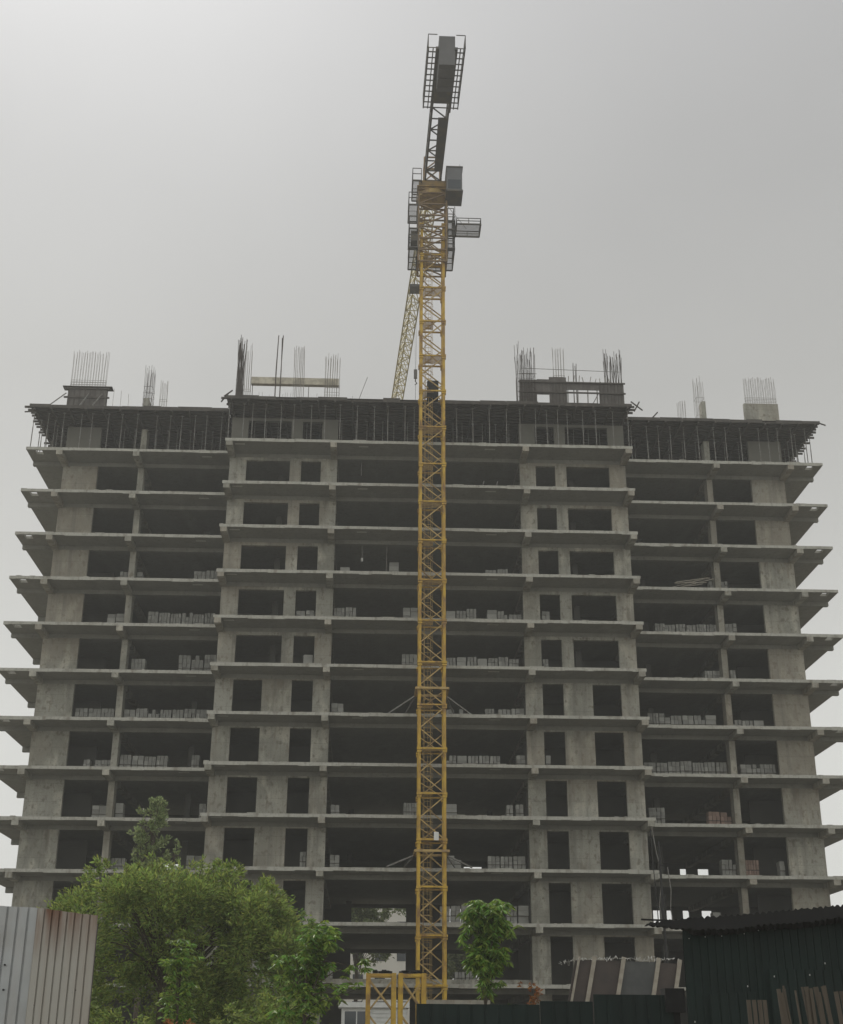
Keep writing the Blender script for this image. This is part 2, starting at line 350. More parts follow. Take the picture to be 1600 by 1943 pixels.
# steel props, each one a thing
def make_prop():
    r = empty('steel_prop', (0, 0, 0), 'x', 'steel prop')
    m = MB(); m.bar((0, 0, .01), (0, 0, 1.75), .068, n=8); m.build('outer_tube', M['prop'], r)
    m = MB(); m.bar((0, 0, 1.75), (0, 0, 2.91), .05, n=8); m.box(-.09, .09, -.09, .09, 2.91, 2.925); m.build('inner_tube', M['prop'], r)
    m = MB(); m.box(-.1, .1, -.1, .1, 0, .01); m.build('base_plate', M['prop'], r)
    return r
prop0 = make_prop(); used = [False]
rp = random.Random(3)
spots = []
def row(h0, h1, y, step, lab):
    h = h0
    while h < h1:
        spots.append((C+h+rp.uniform(-.12, .12), y+rp.uniform(-.1, .1), lab)); h += step*rp.uniform(.75, 1.25)
row(-14.4, 14.5, .35, 1.0, 'thin steel prop in the front row under the middle formwork deck')
row(-6.3, 6.4, 2.9, .95, 'thin steel prop standing in the centre bay behind the front row')
row(-13, -7.9, 3.2, 1.0, 'thin steel prop behind the walls left of the centre bay, top storey')
row(7.9, 13, 3.2, 1.0, 'thin steel prop behind the walls right of the centre bay, top storey')
row(-28.9, -15, 2.6, 1.0, 'thin steel prop in the front row under the left wing formwork')
row(15, 28.9, 2.6, 1.0, 'thin steel prop in the front row under the right wing formwork')
row(-24, -15, 5.2, .9, 'thin steel prop in the second row under the left wing formwork')
row(15, 24.2, 5.2, .9, 'thin steel prop in the second row under the right wing formwork')
for y in (3.7, 4.9, 6.2, 7.6, 9.2):
    for s, nm in ((-1, 'left'), (1, 'right')):
        for h in (28.85, 27.7): spots.append((C+s*(h+rp.uniform(-.1, .1)), y+rp.uniform(-.2, .2), f'thin steel prop on the overhanging {nm} end of the top floor slab'))
for i, (x, y, lab) in enumerate(spots):
    o = prop0 if i == 0 else copy_tree(prop0)
    o.location = (x, y, ZT[0]); o['label'] = lab; o['group'] = lab.replace('thin steel prop', 'steel props')
    o.rotation_euler = (rp.uniform(-.006, .006), rp.uniform(-.008, .008), rp.uniform(0, 3)); sc = (DECK-.351-ZT[0])/2.93; o.scale = (1, 1, sc)

# rebar bundles on the deck
def rebar(h0, h1, y0, y1, z0, ztop, n, label, matn='rebar2', d=.027, ties=(.5, .8, 1.15), rows=2, flare=.05, seed=0, scatter=.35):
    rnd = random.Random(seed+int(h0*100))
    r = empty('rebar_bundle', (C+(h0+h1)/2, (y0+y1)/2, z0), label, 'rebar', 'rebar bundles rising above the roof formwork')
    for rw in range(rows):
        yy = y0+(y1-y0)*rw/max(1, rows-1)
        for i in range(n):
            x = C+h0+(h1-h0)*i/max(1, n-1)
            zt = ztop-rnd.random()*scatter
            m = MB(); a = Vector((x, yy, z0)); b = Vector((x+rnd.uniform(-.3, .3)*flare, yy+rnd.uniform(-.1, .1)*flare, z0+(zt-z0)*.55)); c = Vector((x+rnd.uniform(-1, 1)*flare, yy+rnd.uniform(-1, 1)*flare, zt))
            m.bar(a, b, d, n=5); m.bar(b, c, d, n=5); m.build('bar', M[matn], r)
    for t in ties:
        m = MB(); z = z0+t; e_ = .02
        P = [(C+h0-e_, y0-e_), (C+h1+e_, y0-e_), (C+h1+e_, y1+e_), (C+h0-e_, y1+e_)]
        for i in range(4): m.bar((*P[i], z), (*P[(i+1) % 4], z), .018)
        m.build('stirrup', M[matn], r)
    return r
rebar(-27.1, -24.5, 4.5, 4.75, 48.2, 51.5, 14, 'wide pale rebar bundle rising from the boxed wall at the left wing end', ties=(.25, .45, .65))
rebar(-21.55, -20.95, 4.5, 5.6, DECK, 50.3, 4, 'narrow tall rebar bundle on the left wing beside a shorter one', rows=4, ties=(.5, 1, 1.5, 2, 2.5, 3), matn='rebar')
rebar(-20.3, -19.8, 4.5, 4.8, DECK, 49.1, 4, 'short narrow rebar bundle on the left wing, nearer the middle block', ties=(.5, 1.2, 1.9))
rebar(-14.35, -13.9, 2.3, 3.1, DECK, 51.9, 7, 'dark dense leaning rebar bundle at the left corner of the middle block', rows=5, matn='rebar', flare=.16, d=.045, ties=(.5, .9, 1.3, 1.7, 2.1, 2.6), scatter=1.6)
rebar(-13.75, -13.3, 2.3, 2.6, DECK, 51.2, 4, 'pale rebar bundle beside the dark one at the left corner of the middle block', ties=(.6, 1.2, 1.8), scatter=.8)
rebar(-11.45, -11.1, 2.4, 2.55, DECK, 52.0, 2, 'tall thin dark pair of rebar rods between two bundles left of centre', matn='rebar', d=.07, ties=(.8,), scatter=.2, flare=.08)
rebar(-10.1, -9.35, 2.3, 2.55, DECK, 51.1, 7, 'pale rebar bundle with dark ties, second from the crane on its left', ties=(.3, .6, .9), scatter=.3)
rebar(-7.75, -6.7, 2.3, 2.7, DECK, 50.5, 7, 'pale rebar bundle nearest the crane on its left', rows=3, ties=(.5, 1.1, 1.7, 2.3), scatter=.5)
rebar(6.6, 7.9, 1.7, 2.35, DECK, 51.5, 8, 'flared rebar bundle at the left end of the wall forms', rows=4, matn='rebar', d=.034, ties=(.5, 1.4, 2.2, 3.3), flare=.14, scatter=1.5)
rebar(9.45, 10.25, 2.4, 2.6, DECK, 51.5, 5, 'rebar bundle over the middle of the wall forms', ties=(2.9, 3.6), scatter=.15)
rebar(10.95, 11.15, 2.4, 2.55, DECK, 50.2, 2, 'short thin pair of bars over the wider opening in the wall forms', matn='rebar', d=.05, ties=(), scatter=.2)
rebar(13.35, 14.6, 2.3, 2.6, DECK, 51.5, 7, 'flared rebar bundle at the right end of the wall forms', rows=5, matn='rebar', d=.036, ties=(1.2, 2.4, 3.0), flare=.12, scatter=1.3)
rebar(19.3, 19.85, 4.5, 4.75, DECK, 48.4, 4, 'short rebar bundle on the right wing left of the concrete stub', ties=(.5, 1.1))
rebar(20.75, 21.35, 4.5, 5.2, DECK, 50.6, 4, 'tall rebar bundle behind the narrow concrete stub on the right wing', rows=3, ties=(.8, 1.6, 3.1), scatter=.8)
rebar(24.6, 26.95, 4.45, 4.65, 48.05, 50.5, 14, 'wide rebar bundle rising from the broad concrete stub at the right', ties=(.3, .55))
# small starter bars along the deck
st = [(-12.6, -11.9), (-10.9, -10.3), (-9.1, -8.0), (-23.9, -22.2), (-5.8, -5.4)]
for i, (a, b) in enumerate(st):
    rebar(a, b, 2.4, 2.5, DECK, DECK+1.7, 4, ['low row of starter bars right of the left corner bundle', 'low row of starter bars beside the tall thin rods', 'low row of starter bars left of the bundle nearest the crane', 'faint low row of starter bars right of the boxed wall on the left wing', 'stray short starter bars nearest the crane on the left'][i], ties=(.2,), d=.025, scatter=.5, rows=1, seed=i)
# concrete stubs
def stub(name, h0, h1, y0, y1, z1, label, cat, m='wall'):
    r = empty(name, (C+(h0+h1)/2, (y0+y1)/2, DECK), label, cat)
    MB().box(C+h0, C+h1, y0, y1, DECK, z1).build('wall_stub', M[m], r)
    return r
stub('concrete_stub', 24.4, 27.05, 4.42, 4.72, 48.1, 'broad fresh concrete wall stub on the right wing roof', 'concrete stub')
r_ = stub('concrete_stub', 21.12, 21.42, 4.42, 5.3, 48.2, 'narrow concrete column stub on the right wing roof', 'concrete stub')
stub('concrete_stub', -21.5, -21.1, 4.4, 5.3, 47.4, 'narrow concrete column stub on the left wing roof', 'concrete stub')
t = empty('timber_block', (C+27.9, 4.5, DECK), 'small dark timber block on the roof edge right of the broad stub', 'timber block'); MB().box(C+27.7, C+28.05, 4.4, 4.7, DECK, DECK+.98).build('block', M['wood'], t); MB().box(C+27.6, C+28.15, 4.35, 4.75, DECK+.98, DECK+1.06).build('cap_board', M['wood'], t)
# boxed wall form at the left wing
r = empty('wall_form', (C-25.7, 4.6, DECK), 'boxed timber wall form with raking braces on the left wing', 'wall form')
MB().box(C-27.2, C-24.3, 4.35, 4.40, DECK, 48.15).build('form_panel', M['form'], r)
MB().box(C-27.2, C-24.3, 4.75, 4.80, DECK, 48.15).build('form_panel', M['form'], r)
for z in (DECK+.8, DECK+1.8, DECK+2.55): MB().box(C-27.45, C-24.05, 4.25, 4.35, z, z+.12).build('waler', M['wood'], r)
for i in range(8):
    x = C-27.1+i*.39; MB().box(x, x+.07, 4.352-.05, 4.352-.005, DECK, 48.1).build('stud', M['wood'], r)
for x, dx in ((-27.3, -1.35), (-25.6, -.55), (-24.6, -.7)): MB().bar((C+x, 4.25, 47.6), (C+x+dx, 3.0, DECK), .08).build('brace', M['prop'], r)
MB().box(C-27.6, C-23.9, 4.2, 4.9, 48.15, 48.22).build('walkway_board', M['wood'], r)
# wall forms of the right stair core
r = empty('wall_form', (C+10.7, 2.6, DECK), 'long dark wall form with two openings right of the crane', 'wall form')
def fp(a, b, z0, z1, y=2.1):
    MB().box(C+a, C+b, y, y+.06, z0, z1).build('form_panel', M['form'], r)
fp(6.8, 8.1, DECK, 48.5); fp(8.104, 9.02, 47.28, 48.55, 2.104); fp(9.03, 10.32, DECK, 48.75); fp(10.325, 12.78, 47.72, 48.25, 2.104); fp(12.79, 14.65, DECK, 48.3)
fp(8.104, 9.02, DECK, 46.2, 2.104); fp(10.325, 12.78, DECK, 46.2, 2.104)
x = 6.9
while x < 14.6:
    if not (8.1 < x < 9.0 or 10.3 < x < 12.7): MB().box(C+x, C+x+.06, 2.03, 2.098, DECK, 48.2+.25*random.random()).build('stud', M['wood'], r)
    x += .26
for z in (46.15, 47.35, 48.2):
    if z > 47: MB().box(C+6.7, C+14.75, 1.93, 2.028, z, z+.1).build('waler', M['wood'], r)
for a in (10.4, 11.15, 11.9, 12.6): MB().bar((C+a, 2.2, DECK), (C+a+.05, 2.2, 47.9), .07).build('post', M['prop'], r)
MB().bar((C+12.1, 2.2, DECK+.8), (C+12.75, 2.2, 47.5), .06).build('brace', M['prop'], r)
MB().bar((C+6.9, 2.0, 49.4), (C+14.4, 2.0, 49.25), .03).build('guide_rail', M['prop'], r)
MB().bar((C+6.8, 2.0, 48.95), (C+8.1, 2.0, 48.95), .03).build('guide_rail', M['prop'], r)
rnd = random.Random(5)
for i in range(9):
    x = C+10.5+i*.4; MB().bar((x, 2.2, 48.2), (x+rnd.uniform(-.15, .15), 2.2, 48.7+rnd.random()*.3), .05).build('spacer', M['rebar2'], r)
# tan ring beam form behind the left bundles
r = empty('beam_form', (C-10, 2.8, 48), 'pale tan beam form spanning between the left rebar bundles', 'beam form')
MB().box(C-13.3, C-6.75, 2.75, 2.80, 48.0, 48.55).build('side_board', M['tan'], r)
MB().box(C-13.3, C-6.75, 2.81, 3.15, 48.0, 48.05).build('bottom_board', M['tan'], r)
for h in (-13.2, -9.0, -6.9): MB().bar((C+h, 3.0, DECK), (C+h, 3.0, 48.0), .05).build('post', M['prop'], r)
# loose timbers poking out at the corners
lt = [((C-14.9, .1, DECK+.05), (C-14.3, .0, DECK+.5)), ((C-15.1, .2, DECK-.35), (C-14.6, .1, DECK+.3)), ((C+14.7, .1, DECK+.35), (C+15.5, 0, DECK-.4)), ((C+14.9, .1, DECK-.45), (C+15.3, 0, DECK+.3)), ((C+16.6, 2.2, DECK), (C+17.1, 2.1, DECK+.55)), ((C+28.9, 2.2, DECK+.1), (C+29.7, 2.1, DECK-.25)), ((C-29.6, 2.2, DECK-.5), (C-29.0, 2.3, DECK-.4)), ((C-5.6, 2.6, DECK+.1), (C-4.6, 2.6, DECK+3.2))]
ll = ['short timber sticking up at the left corner of the middle deck', 'slanting timber below the left corner of the middle deck', 'timber slanting down at the right corner of the middle deck', 'timber crossing the other at the right corner of the middle deck', 'small stick leaning on the right wing deck edge near the middle block', 'timber end poking out at the far right tip of the deck', 'timber end poking out at the far left tip of the deck', 'thin bent rod leaning out right of the rebar nearest the crane']
for (a, b), l_ in zip(lt, ll): tag(MB().bar(a, b, .08 if 'rod' not in l_ else .03).build('loose_timber', M['wood']), l_, 'timber')

# ================================================================ BLOCK STACKS
S = [(3, -2.79, -2.04, 1.7), (3, -6.26, -5.51, 1.24), (3, 4.04, 5.73, 1.3), (3, -22.13, -20.47, 1.49), (3, -16.85, -15.07, 1.59), (3, 20.68, 22.12, 1.47), (4, -22.77, -21.51, 1.59), (4, -19.91, -15.06, 1.72), (4, -6.62, -5.0, 1.59), (4, -9.22, -7.9, 1.31), (4, -1.75, -0.71, 1.6), (4, 1.25, 2.69, 1.49), (4, 2.69, 5.6, 1.56), (4, 5.66, 6.6, 1.26), (4, 8.0, 8.6, 1.49), (4, 16.47, 21.0, 1.47), (4, 21.58, 22.46, 1.56), (5, -20.77, -19.74, 1.55), (5, -17.48, -14.78, 1.95), (5, -8.62, -7.89, 1.38), (5, -1.83, -0.7, 1.53), (5, 1.24, 6.33, 1.39), (5, 7.97, 8.4, 1.34), (5, 19.84, 21.0, 1.33), (5, 21.67, 22.12, 1.4), (6, -24.3, -21.58, 1.29), (6, -20.96, -15.16, 1.3), (6, -6.6, -5.7, 1.3), (6, 1.23, 2.45, 1.01), (6, 3.89, 6.6, 1.08), (6, 15.52, 20.46, 1.44), (6, 21.46, 23.8, 1.11), (7, -23.39, -22.89, 1.02), (7, -22.6, -21.5, 0.99), (7, -20.94, -17.64, 1.37), (7, -16.09, -15.48, 1.4), (7, 1.22, 4.92, 1.17), (7, 5.98, 6.6, 1.19), (7, 7.95, 8.34, 1.22), (7, 15.1, 20.95, 1.39), (7, 21.83, 24.3, 1.25), (8, -22.48, -21.49, 1.23), (8, -20.95, -20.35, 1.39), (8, -15.33, -14.84, 1.42), (8, -6.42, -5.79, 1.05), (8, -1.62, -0.64, 1.24), (8, 1.21, 1.98, 1.2), (8, 5.21, 5.73, 1.18), (8, 5.84, 6.44, 1.22), (8, 15.2, 16.36, 1.51), (8, 19.3, 20.95, 1.27), (9, -20.9, -19.95, 1.09), (9, -15.97, -14.86, 1.31), (9, -6.39, -5.7, 1.12), (9, -8.35, -7.87, 1.3), (9, 1.27, 2.27, 1.16), (9, 3.93, 6.45, 1.12), (9, 19.95, 20.95, 1.38), (9, 21.54, 22.51, 1.36), (9, 23.87, 24.3, 1.31), (10, 0.82, 2.86, 1.34), (10, 5.08, 6.6, 1.38), (10, 19.08, 19.64, 1.25), (11, -6.4, -5.9, 1.15), (11, 1.72, 3.15, 0.9)]
ORD = ['', 'first', 'second', 'third', 'fourth', 'fifth', 'sixth', 'seventh', 'eighth', 'ninth', 'tenth', 'eleventh', 'twelfth', 'thirteenth', 'fourteenth', 'fifteenth', 'sixteenth', 'seventeenth', 'eighteenth']
def block_stack(h0, h1, y, zt, H, red, rnd):
    r = empty('block_stack', (C+(h0+h1)/2, y+.4, zt), None, 'block stack')
    m = MB(); wd = h1-h0
    for i in range(3): m.box(C+h0+wd*i/2.6, C+h0+wd*i/2.6+wd*.2, y, y+.8, zt, zt+.1)
    m.build('pallet', M['pallet'], r)
    m = MB(); z = zt+.1; nr = max(2, round((H-.1)/.3)); hh = (H-.1)/nr
    ncol = max(1, round(wd/rnd.choice((.2, .26, .26, .5)))); cw = wd/ncol
    for j in range(nr):
        for i in range(ncol):
            if j == nr-1 and rnd.random() < .05 and ncol > 1: continue
            dx = rnd.uniform(-.012, .012); dy = rnd.uniform(-.05, .05)
            m.box(C+h0+i*cw+.014+dx, C+h0+(i+1)*cw-.014+dx, y+dy, y+.75+dy, z+j*hh+.006, z+(j+1)*hh-.002)
    m.build('blocks', M['redblock' if red else 'block'], r)
    m = MB()   # steel straps
    m.box(C+h0-.02, C+h1+.02, y-.075, y-.065, zt+.1+H*.42, zt+.1+H*.42+.04); m.build('strap', M['rebar'], r)
    return r
rnd = random.Random(11); stacks = {}
for (k, a, b, H) in S:
    y = 5.0 if abs(a+b)/2 > 14.6 else 2.7
    n = max(1, round((b-a)/.78)); wd = (b-a)/n
    for i in range(n):
        if n > 3 and rnd.random() < .02: continue
        Hh = H*rnd.uniform(.93, 1.03) if n > 1 else H
        mid = (a+b)/2
        bay = ('left wing' if mid < -14.6 else 'right wing' if mid > 14.6 else 'left window bay' if mid < -6.66 else 'right window bay' if mid > 6.66 else 'centre bay left of crane' if mid < 0 else 'centre bay right of crane')
        red = (k == 8 and a > 19) or (k == 9 and 21 < a < 22)
        gp = rnd.uniform(.02, .09)
        o = block_stack(a+i*wd+gp/2, a+(i+1)*wd-gp/2, y+rnd.uniform(0, .12), ZT[k], Hh, red, rnd)
        stacks.setdefault((k, bay), []).append((a+i*wd, o, red))
FL = {3: 'fourth', 4: 'fifth', 5: 'sixth', 6: 'seventh', 7: 'eighth', 8: 'ninth', 9: 'tenth', 10: 'eleventh', 11: 'twelfth'}
for (k, bay), l_ in stacks.items():
    l_.sort(key=lambda q: q[0])
    for i, (_, o, red) in enumerate(l_):
        colr = 'reddish' if red else 'grey'
        pos = 'only' if len(l_) == 1 else ORD[i+1]
        o['label'] = (f'{colr} block stack, {pos} from the left on {FL[k]} slab down, {bay}' if pos != 'only' else f'single {colr} block stack on {FL[k]} slab down, {bay}')
        o['group'] = 'block stacks on the open floors'

# planks lying on a floor, hanging lamp and rope
def timber_pile(h, y, k, lab, n=5, L_=3.0):
    r = empty('timber_pile', (C+h, y, ZT[k]), lab, 'timber pile')
    rnd = random.Random(int(h*10))
    for i in range(n):
        a = rnd.uniform(-.5, .5); z = ZT[k]+.12+.12*i
        MB().bar((C+h-L_/2+a, y+rnd.uniform(-.2, .2), z+rnd.uniform(0, .2)), (C+h+L_/2+a, y+rnd.uniform(-.2, .2), z+rnd.uniform(.2, .9)), .09, .04).build('board', M['batten'], r)
timber_pile(19.0, 3.4, 3, 'loose pile of pale boards on the right wing, fourth slab down', 6, 2.4)
timber_pile(-15.8, 5.2, 2, 'low pile of boards on the left wing, third slab down', 4, 2.0)
def hang(name, h, y, k, ln, lab, cat, bulb=False):
    z = ZT[k-1]-.5
    r = empty(name, (C+h, y, z), lab, cat)
    MB().bar((C+h, y, z), (C+h, y, z-ln), .05).build('cord', M['prop'], r)
    if bulb: MB().bar((C+h, y, z-ln), (C+h, y, z-ln-.25), .16, n=8).build('lamp_head', M['white'], r)
hang('hanging_lamp', -4.7, 2.6, 3, .9, 'small pale work lamp hanging in the centre bay left of the crane', 'lamp', True)
hang('hanging_rope', -2.95, 2.6, 3, 2.6, 'thin rope hanging full height in the centre bay left of the crane', 'rope')
hang('hanging_rope', -4.9, 2.6, 1, 1.1, 'short rope hanging in the centre bay just below the formwork storey', 'rope')
for h, k, l_ in ((4.7, 1, 'thin prop leaning in the centre bay right of the crane, top open floor'), (3.7, 1, 'second thin prop, nearer the crane, in the top open floor')):
    tag(MB().bar((C+h, 2.7, ZT[k]), (C+h+.4, 2.9, ZT[k]+1.6), .07).build('leaning_prop', M['prop']), l_, 'prop')

# ================================================================ TOWER CRANE
MX, MY, HW = 3.87, -1.95, .80      # mast centre, half width between legs
T = empty('tower_crane', (MX, MY, GZ), 'tall yellow lattice tower crane standing against the front of the building', 'crane')
SEC = 2.82
def mast_section(z, parent, cx, cy, hw, leg, sec, brace=.06, mat_leg='crane', k_brace=True):
    m = MB()
    for sx in (-1, 1):
        for sy in (-1, 1): m.box(cx+sx*hw-leg/2, cx+sx*hw+leg/2, cy+sy*hw-leg/2, cy+sy*hw+leg/2, z+.002, z+sec-.002)
    # flanges at the joint and the ring of horizontals
    for sx in (-1, 1):
        for sy in (-1, 1):
            m.box(cx+sx*hw-leg*.85, cx+sx*hw+leg*.85, cy+sy*hw-leg*.85, cy+sy*hw+leg*.85, z+.02, z+.16)
            m.box(cx+sx*hw-leg*.8, cx+sx*hw+leg*.8, cy+sy*hw-leg*.8, cy+sy*hw+leg*.8, z+sec-.14, z+sec-.02)
    for sy in (-1, 1): m.bar((cx-hw, cy+sy*hw, z+.12), (cx+hw, cy+sy*hw, z+.12), .10)
    for sx in (-1, 1): m.bar((cx+sx*hw, cy-hw, z+.12), (cx+sx*hw, cy+hw, z+.12), .10)
    s_ = m.build('mast_section', M[mat_leg], parent)
    m = MB()
    f = [((cx+hw, cy-hw), (cx-hw, cy-hw)), ((cx-hw, cy-hw), (cx-hw, cy+hw)), ((cx-hw, cy+hw), (cx+hw, cy+hw)), ((cx+hw, cy+hw), (cx+hw, cy-hw))]
    for (a, b) in f:
        m.bar((*a, z+.12), (*b, z+sec/2), brace); m.bar((*b, z+sec/2), (*a, z+sec-.05), brace)
    m.bar((cx-hw, cy-hw, z+sec*.25+.1), (cx+hw, cy+hw, z+.12), brace*.8)
    m.build('bracing', M['crane_in'], s_)
    m = MB()
    lx = cx-.25; ly = cy+.35
    m.bar((lx-.2, ly, z), (lx-.2, ly, z+sec), .035); m.bar((lx+.2, ly, z), (lx+.2, ly, z+sec), .035)
    for i in range(9): m.bar((lx-.2, ly, z+.15+i*.31), (lx+.2, ly, z+.15+i*.31), .025)
    for hh in (.6, 1.3, 2.0, 2.7):   # safety hoops
        for j in range(6):
            t0 = math.pi*j/6; t1 = math.pi*(j+1)/6
            m.bar((lx+.33*math.cos(t0), ly-.62*math.sin(t0), z+hh), (lx+.33*math.cos(t1), ly-.62*math.sin(t1), z+hh), .03)
    for q in (-.28, 0, .28): m.bar((lx+q, ly-.55, z), (lx+q, ly-.55, z+sec), .02)
    m.build('ladder', M['crane_in'], s_)
    return s_
z0 = 5.23+.0-SEC
sec0 = mast_section(z0, T, MX, MY, HW, .185, SEC, .07)
for i in range(1, 20):
    c = copy_tree(sec0, T); c.location = (0, 0, SEC*i)
c = copy_tree(sec0, T); c.location = (0, 0, -SEC)
MB().box(MX-2, MX+2, MY-2, MY+2, GZ-.3, GZ+.25).build('footing', M['wall'], T)
# resting platforms inside the mast
for i in range(1, 20):
    z = z0+SEC*i+.25; m = MB()
    for j in range(9): m.bar((MX-HW+.05, MY-HW+.35+j*.13, z), (MX+(.1 if i % 2 else HW-.05), MY-HW+.35+j*.13, z), .05, .03)
    m.build('rest_platform', M['crane_in'], T)
# climbing cage with platforms
def lattice_box(m, x0, x1, y0, y1, z0_, z1, n, w_, wb):
    for x in (x0, x1):
        for y in (y0, y1): m.bar((x, y, z0_), (x, y, z1), w_)
    h = (z1-z0_)/n
    for i in range(n+1):
        z = z0_+h*i
        for y in (y0, y1): m.bar((x0, y, z), (x1, y, z), wb*1.2)
        for x in (x0, x1): m.bar((x, y0, z), (x, y1, z), wb*1.2)
        if i < n:
            f = 1 if i % 2 else -1
            for y in (y0, y1): m.bar((x0 if f > 0 else x1, y, z), (x1 if f > 0 else x0, y, z+h), wb)
            for x in (x0, x1): m.bar((x, y0 if f > 0 else y1, z), (x, y1 if f > 0 else y0, z+h), wb)
m = MB(); lattice_box(m, MX-1.06, MX+1.02, MY-1.05, MY+1.05, 55.4, 61.4, 6, .14, .085); m.build('climbing_cage', M['cage'], T)
def platform(x0, x1, y0, y1, z, rail=1.1, name='platform', sides=(1, 1, 1, 1), step=.14, mt='crane_dark'):
    m = MB(); y = y0
    while y < y1: m.bar((x0, y, z), (x1, y, z), .035, .03); y += step
    for a, b in (((x0, y0), (x1, y0)), ((x1, y0), (x1, y1)), ((x1, y1), (x0, y1)), ((x0, y1), (x0, y0))): m.bar((*a, z), (*b, z), .09)
    p = m.build(name, M[mt], T)
    m = MB()
    E_ = [((x0, y0), (x1, y0)), ((x1, y0), (x1, y1)), ((x1, y1), (x0, y1)), ((x0, y1), (x0, y0))]
    for s, (a, b) in zip(sides, E_):
        if not s: continue
        for q in (.55, 1.0): m.bar((*a, z+rail*q), (*b, z+rail*q), .045)
        L_ = (Vector(b)-Vector(a)).length; n = max(1, round(L_/.9))
        for i in range(n+1):
            P = Vector(a).lerp(Vector(b), i/n); m.bar((P.x, P.y, z), (P.x, P.y, z+rail), .05)
    m.build('railing', M[mt], p)
platform(2.12, 2.72, MY-1.5, MY+1.5, 56.25, sides=(1, 0, 1, 1)); platform(4.98, 5.45, MY-1.5, MY+1.5, 56.25, sides=(1, 1, 1, 0))
platform(2.72, 4.98, MY+1.1, MY+1.6, 56.25, sides=(0, 0, 1, 0))
platform(2.12, 2.72, MY-1.4, MY+1.4, 57.95, sides=(1, 0, 1, 1)); platform(4.98, 5.5, MY-1.4, MY+1.4, 57.95, sides=(1, 1, 1, 0))
platform(2.08, 2.74, MY-1.2, MY+1.2, 60.2, sides=(1, 0, 1, 1)); platform(4.98, 5.42, MY-1.1, MY+.9, 58.9, sides=(1, 1, 1, 0))
platform(5.5, 7.25, MY-3.2, MY-1.6, 57.2, rail=.5, name='loading_platform', step=.12)
m = MB(); m.bar((4.95, MY-1.0, 60.3), (6.3, MY-1.8, 57.75), .035); m.bar((5.5, MY-1.2, 57.3), (5.5, MY-1.2, 60.1), .05); m.build('stay_rod', M['crane_dark'], T)
m = MB(); m.box(2.25, 2.9, MY-.9, MY+.2, 57.2, 58.1); m.build('hydraulic_unit', M['crane_dark'], T)
# slewing ring and turntable
m = MB(); m.bar((MX, MY, 61.42), (MX, MY, 61.75), 2.3, n=24); m.build('slewing_ring', M['crane_in'], T)
m = MB(); m.box(MX-1.05, MX+1.1, MY-1.05, MY+1.05, 61.76, 62.5); m.box(MX-1.18, MX+1.18, MY-1.18, MY+1.18, 61.9, 61.98); m.build('turntable', M['turn'], T)
platform(2.35, 3.0, MY-1.3, MY+1.3, 62.3, sides=(1, 0, 1, 1))
# slewing tower head
m = MB(); lattice_box(m, MX-.62, MX+.62, MY-.7, MY+.7, 62.5, 64.9, 2, .13, .08); m.build('tower_head', M['cage'], T)
# cab
cb = MB(); cb.box(4.85, 6.0, MY-2.2, MY-.5, 60.85, 62.9); c_ = cb.build('cab', M['cab'], T)
MB().box(4.8, 6.06, MY-2.26, MY-.44, 62.902, 62.98).build('cab_roof', M['crane_dark'], c_)
MB().box(4.95, 5.9, MY-2.215, MY-2.202, 61.0, 61.8).build('cab_window', M['glass'], c_)
MB().box(6.002, 6.015, MY-2.0, MY-.7, 61.2, 62.4).build('cab_window', M['glass'], c_)
MB().box(4.8, 6.05, MY-2.3, MY-.4, 60.72, 60.848).build('cab_floor', M['crane_dark'], c_)
MB().bar((5.85, MY-1.9, 62.9), (5.85, MY-1.9, 63.4), .03).build('antenna', M['crane_dark'], c_)
# jib: triangular truss running away over the building
A0 = Vector((MX-.03, MY, 62.7)); az = Vector((-.052, 1, 0)).normalized(); sd = Vector((az.y, -az.x, 0))
def truss(m, s0, s1, n, hw, ht, w_, wb, apex=True, direc=az, base=A0, side=sd):
    P = lambda s, q, z: base+direc*s+side*q+Vector((0, 0, z))
    for q in (-hw, hw): m.bar(P(s0, q, 0), P(s1, q, 0), w_)
    if apex: m.bar(P(s0, 0, ht), P(s1, 0, ht), w_*1.1)
    else:
        for q in (-hw, hw): m.bar(P(s0, q, ht), P(s1, q, ht), w_)
    d = (s1-s0)/n
    for i in range(n):
        a = s0+d*i; b = a+d; mid = a+d/2
        m.bar(P(a, -hw, 0), P(a, hw, 0), wb)
        m.bar(P(a, -hw if i % 2 else hw, 0), P(b, hw if i % 2 else -hw, 0), wb)
        for q in (-hw, hw):
            if apex: m.bar(P(a, q, 0), P(mid, 0, ht), wb); m.bar(P(mid, 0, ht), P(b, q, 0), wb)
            else: m.bar(P(a, q, 0), P(mid, q, ht), wb); m.bar(P(mid, q, ht), P(b, q, 0), wb)
for i in range(5):
    m = MB(); truss(m, 1.0+10*i, 11.0+10*i, 7, .56, 1.25, .10, .055); m.build('jib_section', M['jib'], T)
m = MB()
tp = A0+az*14.2
m.box(tp.x-.5, tp.x+.5, tp.y-.6, tp.y+.6, 62.35, 62.6); m.build('trolley', M['crane_dark'], T)
hk = tp+Vector((.05, 0, 0)); HZ = 53.5
m = MB(); m.bar((hk.x-.13, hk.y, 62.3), (hk.x-.02, hk.y, HZ+1.1), .018); m.bar((hk.x+.13, hk.y, 62.3), (hk.x+.02, hk.y, HZ+1.1), .018); m.build('hoist_rope', M['crane_dark'], T)
m = MB(); m.box(hk.x-.14, hk.x+.14, hk.y-.1, hk.y+.1, HZ+.3, HZ+1.1); m.bar((hk.x, hk.y, HZ+.3), (hk.x, hk.y, HZ), .1)
